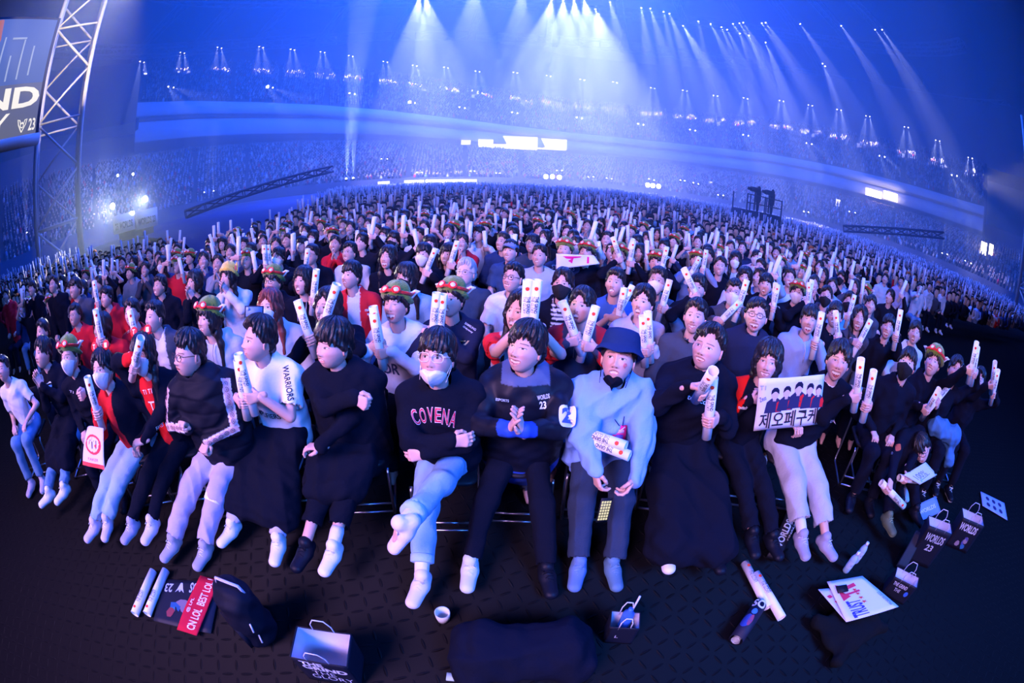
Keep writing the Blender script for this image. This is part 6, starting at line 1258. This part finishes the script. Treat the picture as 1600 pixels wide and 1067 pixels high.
# hand-painted sign with five players and hangul
q = F12; y = q.C[1]-.27
def sy(px, py, dy=0): return aty(px, py, y+dy)
it = []; CB_ = (.012, .012, .05)
for k, (u, v, s) in enumerate(((.23, .31, 1.32), (.40, .29, 1.28), (.58, .24, 1.5), (.77, .28, 1.35), (.92, .31, 1.15))):
    it += [(poly([(-.5, -.5), (-.42, .25), (-.15, .5), (.15, .5), (.42, .25), (.5, -.5)]), u, v+.20, .19*s, .22*s, (.03, .03, .10)), (poly([(-.5, -.5), (-.5, .3), (.1, .5), (.5, .1), (.3, -.5)]), u+.075, v+.22, .055*s, .17*s, (.75, .02, .03)), (SQ, u, v+.065, .035*s, .08*s, (.62, .44, .40)), (DISC, u, v-.01, .075*s, .155*s, (.72, .52, .48)), (poly([(-.5, -.35), (-.45, .2), (-.2, .5), (.2, .5), (.45, .2), (.5, -.35), (.3, -.05), (0, .0), (-.3, -.05)]), u, v-.065, .088*s, .11*s, CB_)]
it += [('Zeus', .06, .36, .09, .09, (.1, .12, .3), 20), ('T1', .05, .16, .08, .08, (.4, .42, .55), 0)]
it += [('제오페구케', .50, .80, .90, .33, (.02, .02, .04), 0, .012)]
sheet('paper_sign', [sy(1186, 591), sy(1289, 585, .03), sy(1277, 662, .0), sy(1177, 673)], (.78, .76, .84), it, bend=.012, label='white hand lettered paper sign with five painted players held by person with bob', cat='sign', pname='sign_painting')
# T1 flag
y4 = PP[916].C[1]-.28
sheet('hand_flag', [aty(869, 396, y4), aty(928, 399, y4), aty(937, 412, y4), aty(869, 421, y4)], (.78, .78, .84), [(poly([(-.5, .5), (.30, .5), (.22, .30), (-.05, .30), (-.15, -.5), (-.30, -.1), (-.1, .1), (-.35, .2)]), .47, .42, .62, .55, (.85, .02, .22)), (poly([(-.5, -.5), (.1, .5), (.5, .5), (-.1, -.5)]), .78, .50, .13, .62, (.85, .02, .22))], bend=.02, label='small white flag with magenta team emblem held up in the fourth row', cat='flag')
p_ = PP[916]
sheet('paper_sign', [aty(1293, 408, 8.0), aty(1316, 409, 8.0), aty(1316, 431, 8.0), aty(1294, 431, 8.0)], (.7, .68, .74), [('THANK YOU', .5, .3, .7, .16, (.4, .4, .5)), ('T1 LOVE', .45, .72, .7, .14, (.1, .1, .2))], label='blank looking square paper sign held up in the right middle rows', cat='sign')
sheet('framed_poster', [aty(1334, 437, 6.6), aty(1359, 439, 6.6), aty(1358, 464, 6.6), aty(1334, 462, 6.6)], (.6, .6, .68), [(SQ, .5, .5, .86, .84, (.10, .16, .30)), ('WORLDS', .5, .3, .5, .16, (.5, .55, .7))], label='dark printed poster in a pale frame leaning among the right rows', cat='poster')
sheet('paper_sign', [aty(144, 447, 4.3), aty(158, 452, 4.3), aty(152, 476, 4.3), aty(144, 470, 4.3)], (.72, .68, .72), [('T1', .5, .25, .6, .25, (.4, .1, .2)), (SQ, .65, .75, .5, .3, (.7, .3, .1))], label='small paper sign with orange corner in the left rows', cat='sign')
# phone in the blue sweater's hand
c0 = aty(944, 797, F10.C[1]-.56); F_ = rot_to(nrm(EYE-c0+arr(.5, .3, 0)), (1, 0, 0)); up_ = nrm(aty(948, 793, F10.C[1]-.54)-aty(937, 836, F10.C[1]-.60)); nx = nrm(np.cross(up_, nrm(EYE-c0)+arr(.55, 0, 0))); 
e = Geo(); F2_ = np.stack([nx, up_, np.cross(nx, up_)], 1); e.box(c0, (.072, .15, .009), F2_, (.01, .012, .02)); ph = e.obj('phone', M_LEATH, base=c0, smooth=False); tag(ph, 'black phone with lit keypad screen held between the knees of blue sweater', 'phone')
e = Geo()
for i in range(4):
    for j in range(7): e.box(c0+F2_@arr(-.025+.0165*i, -.055+.018*j, .0052), (.012, .013, .0012), F2_)
e.obj('lit_screen_icons', nmat('phone_screen', (0, 0, 0), emit=(.95, .85, .55), es=.9), ph, smooth=False)
# phone of the filming person
q = PP[422]; c0 = aty(397, 487, q.C[1]-.28); q2 = Geo(); R_ = rot_to(nrm(EYE-c0), (1, 0, 0)); q2.box(c0, (.15, .085, .012), R_, (.02, .03, .06)); o = q2.obj('phone', M_LEATH, base=c0, smooth=False); tag(o, 'phone held up sideways by person with long reddish hair', 'phone'); q2 = Geo(); q2.box(c0+R_@arr(0, 0, .007), (.13, .07, .001), R_, (.16, .26, .5)); q2.tube([c0+R_@arr(-.05, .02, .008), c0+R_@arr(-.05, .02, .013)], .012, 10, (.4, .45, .6)); q2.obj('phone_back', M_PAPER, o, smooth=False)
# ------------------------------------------------------------------ things on the floor
def fl(px, py, z=.0): return atz(px, py, z)
def floorstick(x0, y0, x1, y1, label, z=.034): a, b = fl(x0, y0, z), fl(x1, y1, z); d = nrm(b-a); return stick((a+b)/2, d, label, 'cheering tubes lying on the floor', face=(0, 0, 1))
floorstick(257, 896, 232, 954, 'white cheering tube lying on the floor nearest the folded black banner'); floorstick(237, 898, 213, 953, 'white cheering tube lying on the floor next to the grey trainer')
floorstick(1194, 938, 1169, 890, 'white cheering tube on the floor with its end on the poster roll'); o = floorstick(1216, 956, 1186, 905, 'white cheering tube on the floor, right one of the crossed pair', z=.05)
def art(seed, n=9, dark=1.):
    r = np.random.RandomState(seed); out = []
    for i in range(n): out.append((poly([(.5*cos(t)*(.5+r.rand()*.5), .5*sin(t)*(.5+r.rand()*.5)) for t in np.linspace(0, 2*pi, 8)[:-1]]), .2+.6*r.rand(), .55+.3*r.rand(), .12+.2*r.rand(), .12+.2*r.rand(), arr(*[(.02, .10, .25), (.03, .2, .3), (.25, .04, .05), (.05, .05, .2), (.2, .15, .2)][r.randint(5)])*dark))
    return out
TR = [(poly([(-.5, .5), (-.3, .1), (-.1, -.5), (.1, -.5), (.3, .1), (.5, .5), (.2, .25), (0, .45), (-.2, .25)]), .62, .22, .14, .26, (.55, .6, .75)), (DISC, .62, .17, .05, .1, (.01, .01, .03))]
sheet('folded_banner', [fl(330, 990, .012), fl(240, 970, .012), fl(257, 905, .012), fl(347, 908, .012)], (.006, .008, .02), [('23', .87, .80, .14, .20, (.5, .56, .75), 0, .02), ('WORLDS', .26, .84, .48, .22, (.5, .56, .75), 0, .02), (TR[0][0], .66, .82, .16, .22, (.5, .56, .75))]+[(a, u, v-.32, w, h, c) for a, u, v, w, h, c in art(3)], label='folded black banner with white lettering and dark artwork on floor at left', cat='banner')
sheet('red_towel', [fl(277, 984, .03), fl(313, 899, .03), fl(344, 908, .03), fl(308, 994, .03)], (.55, .015, .04), [('CN LOL  BEST LOL !', .52, .62, .92, .38, (.75, .72, .82), 0, .02), ('@ LPL', .45, .2, .26, .16, (.75, .72, .82), 0, .01)], th=.006, bend=.01, mat=M_CLOTH, label='red cheering towel with white lettering lying across the folded black banner', cat='towel')
def bag(name, c, w, d, h, rot, col, label, cat, r=.08, mat=None, extra=None):
    S = Sdf(); R_ = rz(rot); f = lambda a, b, z: c+R_@arr(a, b, z)
    for a in (-1, 1):
        for b in (-1, 1): S.cap(f(a*(w/2-r), b*(d/2-r), r), f(a*(w/2-r)*.8, b*(d/2-r)*.8, h-r), r, r*.9, k=.10)
    q_ = min(w, d)/2*.85; hz = h/2/q_; S.cap(f(-w/2+q_, 0, h/2), f(w/2-q_, 0, h/2), q_, q_, (1, 1, hz), k=.05); V, Q = S.mesh(.016, folds=.012, seed=int(abs(c[0])*100)); V[:, 2] = np.maximum(V[:, 2], .0); o = mesh_obj(name, V, Q, mat or M_CLOTH, base=c, tint=col); return tag(o, label, cat)
b0 = fl(405, 985); o = bag('backpack', b0, .29, .24, .44, -.45, BLK, 'black backpack standing on the floor before the black coat', 'backpack', mat=M_PUFF)
g = Geo(); t = b0+arr(.0, .02, .46); g.tube([t+arr(-.10, 0, -.03), t+arr(-.08, 0, .03), t+arr(.08, 0, .03), t+arr(.10, 0, -.03)], .010, 6, (.5, .5, .62)); g.obj('carry_handle', M_CLOTH, o)
g = Geo(); g.box(b0+rz(-.45)@arr(0, -.115, .14), (.20, .04, .18), rz(-.45), (.008, .009, .02)); g.obj('front_pocket', M_PUFF, o, smooth=False)
for z in (.30, .18): g = Geo(); g.tube([b0+arr(.12, -.10, z), b0+arr(.14, -.13, z-.04)], .006, 5, (.55, .55, .6)); g.obj('zip_pull', M_PLAST, o)
# paper carrier printed with the title
def carrier(c, w, d, h, rot, label, items, name='paper_carrier_bag', col=(.006, .008, .02), cat='bag', open_=True, rope=(.6, .62, .75)):
    R_ = rz(rot); e = empty(name, c); tag(e, label, cat); f = lambda a, b, z: c+R_@arr(a*w/2, b*d/2, z)
    sheet('front_panel', [f(-1, -1, h), f(1, -1, h), f(1, -1, 0), f(-1, -1, 0)], col, items, parent=e); sheet('back_panel', [f(1, 1, h), f(-1, 1, h), f(-1, 1, 0), f(1, 1, 0)], col, parent=e)
    sheet('side_panel', [f(-1, 1, h), f(-1, -1, h), f(-1, -1, 0), f(-1, 1, 0)], col, parent=e); sheet('side_panel', [f(1, -1, h), f(1, 1, h), f(1, 1, 0), f(1, -1, 0)], col, parent=e)
    g = Geo(); i = .97; P = [f(a*i, b*i, z) for z in (.02, h-.004) for a, b in ((-1, -1), (1, -1), (1, 1), (-1, 1))]; g.add(P, Q=[(0, 1, 2, 3), (4, 5, 1, 0), (5, 6, 2, 1), (6, 7, 3, 2), (7, 4, 0, 3)], c=(.55, .58, .68)); g.obj('pale_lining', M_PAPER, e, smooth=False)
    for b in (-1, 1): g = Geo(); g.tube([f(-.4, b, h-.03), f(-.38, b, h+.05), f(-.2, b*1.02, h+.10), f(.2, b*1.02, h+.10), f(.38, b, h+.05), f(.4, b, h-.03)], .0035, 5, rope); g.obj('rope_handle', M_CLOTH, e)
    return e
carrier(fl(518, 1075)+arr(0, .14, 0), .30, .20, .30, .12, 'open black paper carrier bag with white title lettering, before the white trainer', [('THE', .33, .14, .42, .15, (.62, .64, .78), 0, .035), ('GRIND', .52, .32, .80, .17, (.62, .64, .78), -3, .04), ('THE', .45, .52, .42, .15, (.55, .58, .74), 0, -.01), ('GLORY', .55, .72, .76, .18, (.55, .58, .74), -2, -.008)])
o = bag('duffel_bag', fl(815, 1035), .75, .42, .30, .05, BLK, 'big black cloth covered bag lying at the bottom centre of the floor', 'bag', r=.12)
g = Geo(); g.box(fl(708, 1058, .02), (.07, .05, .01), col=(.4, .6, .55)); tag(g.obj('paper_ticket', M_PAPER, base=fl(708, 1058), smooth=False), 'pale green paper slip on the floor beside the big black bag', 'paper')
cs = fl(693, 968); g = Geo(); g.lathe([(0, .0), (.035, .0), (.042, .04), (.045, .09), (.040, .09), (.036, .01), (0, .008)], 18, cs, col=(.62, .68, .66)); tag(g.obj('paper_cup', M_PAPER, base=cs), 'pale paper cup on the floor behind the big black bag', 'cup')
e = carrier(fl(968, 1010)+arr(0, .08, 0), .16, .11, .20, -.2, 'small black carrier bag with pale cord handles and a bottle inside', [('L', .35, .55, .12, .14, (.5, .5, .6))], rope=(.75, .78, .85))
c = fl(972, 1000)+arr(.0, .07, .03); g = Geo(); g.lathe([(0, 0), (.033, .0), (.035, .02), (.035, .17), (.030, .19), (.014, .21), (.014, .235), (0, .236)], 18, c, col=(.05, .16, .5)); o = g.obj('drink_bottle', M_LENS, base=c); tag(o, 'blue drink bottle standing inside the small black carrier bag', 'bottle'); g = Geo(); g.tube([c+arr(.01, 0, .2), c+arr(.03, .02, .33)], .006, 6, (.7, .72, .85)); g.obj('straw', M_PLAST, o)
# rolled poster
a, b = fl(1150, 1000, .055), fl(1187, 945, .055); d = nrm(b-a); g = Geo(); F_ = rot_to(d, (0, 0, 1)); L = np.linalg.norm(b-a); g.lathe([(.046, -L/2), (.05, -L/2), (.05, L/2), (.046, L/2), (.046, -L/2)], 24, (a+b)/2, F_, (.008, .01, .03)); g.lathe([(.03, -L/2+.004), (.032, -L/2), (.028, -L/2+.01), (.028, L/2)], 20, (a+b)/2-arr(0, 0, .01), F_, (.5, .55, .6)); ro = g.obj('rolled_poster', M_PAPER, base=(a+b)/2); tag(ro, 'rolled dark poster with white letters and blue artwork on the floor', 'poster')
g = Geo()
def onroll(VT, zc, w, h, ang, col):
    V, T = VT; V3 = np.hstack([V*(w, h), 0*V[:, :1]]); V3, T = subdiv(V3, T, .02); t = ang+V3[:, 0]/.05; P = np.stack([.0515*np.cos(t), .0515*np.sin(t), zc+V3[:, 1]], 1); g.add((a+b)/2+P@F_.T, T=T, c=col)
onroll(text_mesh('SO', .03), .14, .10, .07, -.2, (.7, .72, .85)); onroll(DISC, .06, .04, .05, -.2, (.05, .2, .6)); onroll(DISC, -.03, .07, .12, -.5, (.03, .06, .25)); onroll(DISC, -.02, .03, .10, .0, (.3, .06, .1)); g.obj('roll_printing', M_INK, ro)
# bottles
for k, (x, y_) in enumerate(((1321, 892), (1336, 877))):
    c = fl(x, y_); g = Geo(); g.lathe([(0, .0), (.030, .0), (.033, .01), (.033, .06), (.031, .08), (.033, .10), (.033, .145), (.022, .175), (.014, .185), (.014, .19)], 20, c, col=(.35, .55, .72)); o = g.obj('water_bottle', M_LENS, base=c); tag(o, 'clear water bottle with white cap on the floor, %s of the two' % ('front one', 'back one')[k], 'bottle', 'water bottles')
    g = Geo(); g.lathe([(.0, .215), (.015, .214), (.016, .188), (.0, .187)], 14, c, col=(.72, .74, .85)); g.obj('bottle_cap', M_PLAST, o); g = Geo(); g.lathe([(.0338, .055), (.0338, .125)], 20, c, col=(.45, .6, .78)); V, T = text_mesh('WATER'); t = -1.9+V[:, 0]*1.0; g.add(c+np.stack([.0345*np.cos(t), .0345*np.sin(t), .09+V[:, 1]*.022], 1), T=T, c=(.02, .05, .2)); g.obj('bottle_label', M_PAPER, o)
# fan posters on a black bag
zb = .10; o = bag('shopping_bag', fl(1325, 985), .62, .46, .11, .1, (.005, .006, .007), 'black bag lying flat under the two fan posters', 'bag', r=.05)
LR = [(poly([(-.5, .5), (.5, .5), (.42, .28), (-.1, .28), (-.3, -.1)]), .68, .30, .42, .34, (.65, .03, .08)), (poly([(-.5, .5), (-.2, .5), (.1, -.5), (-.2, -.5)]), .66, .40, .16, .40, (.65, .03, .08)), (poly([(-.5, .5), (-.1, .5), (.3, -.5), (-.1, -.5)]), .80, .40, .22, .42, (.65, .03, .08))]
sheet('fan_poster', [fl(1278, 921, zb+.02), fl(1300, 919, zb+.02), fl(1348, 962, zb+.02), fl(1322, 972, zb+.02)], (.62, .62, .76), [(SQ, .3, .25, .3, .08, (.65, .03, .08), 20), (SQ, .5, .42, .35, .07, (.65, .03, .08), 20), (SQ, .6, .6, .3, .07, (.65, .03, .08), 20)], label='white fan poster with red strokes, the lower one on black bag', cat='poster')
sheet('fan_poster', [fl(1322, 972, zb+.035), fl(1292, 909, zb+.035), fl(1347, 900, zb+.035), fl(1404, 948, zb+.035)], (.66, .66, .80), LR+[('TRUST', .24, .30, .42, .30, (.04, .04, .38), 0, .03), ('A', .72, .22, .10, .16, (.04, .04, .38), 0, .03)]+[(starp(), .36+.11*k, .50+.0*k, .09, .14, (.62, .08, .04)) for k in range(4)]+[('WORLDS 2023', .30, .92, .4, .07, (.1, .2, .5))], label='white fan poster with blue lettering, red emblem and four stars, upper one', cat='poster')
c = fl(1316, 920, zb+.05); g = Geo(); g.box(c, (.10, .06, .012), rz(-.2), (.01, .01, .015)); tag(g.obj('phone', M_LEATH, base=c, smooth=False), 'small black phone lying on the upper fan poster', 'phone')
# tall black cases with white lettering
def strip(name, pts, z, items, label, cat, col=(.006, .008, .016), th=.05): return sheet(name, pts, col, items, th=th, label=label, cat=cat)
strip('lettered_case', [fl(1196, 872, .03), aty(1236, 782, 2.0), aty(1254, 794, 1.98), fl(1214, 878, .03)], 0, [('WORLDS', .36, .45, .52, .55, (.6, .65, .68), 0, .03), ('23', .88, .5, .16, .55, (.6, .65, .68), 0, .03), (TR[0][0], .70, .5, .12, .7, (.5, .55, .6)), ('FINALS', .45, .92, .3, .12, (.5, .55, .6))], 'slim black case with white lettering leaning beside pale grey trousers', 'case')
strip('lettered_case', [fl(1443, 835, .25), fl(1432, 828, .25), fl(1400, 885, .02), fl(1415, 890, .02)], 0, [('WORLDS 23', .5, .5, .3, .2, (.4, .44, .55), 0, .02)], 'narrow black case lying left of the dark carrier bags', 'case', th=.03)
e = carrier(fl(1440, 885)+arr(.0, .1, 0), .30, .14, .40, -.75, 'black carrier bag with white lettering at lower right of front row', [('WORLDS', .5, .25, .8, .20, (.5, .54, .64), 0, .02), ('23', .5, .5, .3, .16, (.5, .54, .64), 0, .02)])
e = carrier(fl(1500, 860)+arr(.0, .1, 0), .34, .16, .34, -.8, 'dark printed carrier bag with bold lettering and red artwork near right end', [('WORLDS', .45, .25, .8, .24, (.6, .62, .75), 0, .03)]+art(8, 8, 1.6))
c = fl(1455, 800)+arr(0, 0, .25); 
sheet('blue_magazine', [fl(1425, 792, .16), fl(1462, 775, .20), fl(1470, 800, .10), fl(1436, 815, .06)], (.15, .25, .62), [('WORLDS', .5, .5, .7, .25, (.6, .65, .8), 0, .02)], label='bright blue leaflet sticking up beside the dark carrier bags', cat='leaflet')
e = carrier(fl(1400, 935)+arr(0, .05, 0), .26, .12, .20, -.9, 'low black carrier bag with small title lettering and blue round emblem', [('THE GRIND', .4, .25, .6, .18, (.6, .62, .78), 0, .02), ('THE', .4, .5, .25, .16, (.5, .55, .7)), (DISC, .8, .5, .16, .26, (.04, .16, .7))])
sheet('handwritten_note', [aty(1412, 742, 1.62), aty(1446, 722, 1.72), aty(1464, 742, 1.66), aty(1437, 757, 1.56)], (.66, .66, .82), [('100%', .4, .5, .5, .4, (.08, .1, .25), 0, .0), (SQ, .5, .75, .5, .03, (.08, .1, .25), 8)], label='white handwritten note under the face of the person bending forward', cat='paper')
sheet('printed_sheet', [fl(1532, 768, .02), fl(1569, 786, .02), fl(1574, 813, .02), fl(1535, 790, .02)], (.30, .34, .62), [(DISC, .25+.25*(k % 3), .3+.4*(k//3), .15, .25, (.02, .02, .08)) for k in range(6)], label='pale printed sheet lying alone on the floor at far right', cat='paper')
# printed towel of the person in the red printed shirt
sheet('printed_towel', [aty(137, 668, 1.28), aty(160, 668, 1.30), aty(166, 735, 1.12), aty(130, 726, 1.06)], (.62, .58, .66), [(DISC, .5, .45, .75, .5, (.55, .02, .04)), (DISC, .5, .45, .58, .38, (.6, .56, .64)), ('T1', .5, .45, .3, .22, (.1, .05, .1), 0, .02), (SQ, .5, .96, 1.0, .10, (.60, .015, .03)), ('FAKER', .5, .82, .5, .07, (.5, .05, .1))], mat=M_CLOTH, bend=.03, label='white towel with red ring hanging over the jeans at left of front row', cat='towel')
# glowing wands
for x, y_, yy in ((575, 372, 6.2), (1437, 452, 10.0)):
    c = aty(x, y_, yy); g = Geo(); g.lathe([(0, -.07), (.05, -.05), (.07, 0), (.05, .05), (0, .07)], 14, c); o = g.obj('light_wand', nmat('red_wand_glow', (0, 0, 0), emit=(1, .25, .22), es=9), base=c-arr(0, 0, .3)); tag(o, 'round glowing red light wand raised %s' % ('left of centre behind the red lit face' if x < 800 else 'among the far right rows'), 'light wand')
    g = Geo(); g.tube([c+arr(0, 0, -.06), c+arr(0, 0, -.3)], .018, 8, (.6, .6, .65)); g.obj('handle', M_PLAST, o)
    pl = bpy.data.lights.new('wand_glow', 'POINT'); pl.energy = 14 if x < 800 else 6; pl.color = (1, .05, .10); pl.shadow_soft_size = .07; po = bpy.data.objects.new('wand_glow', pl); COL.objects.link(po); po.location = c+arr(.0, -.12, 0)
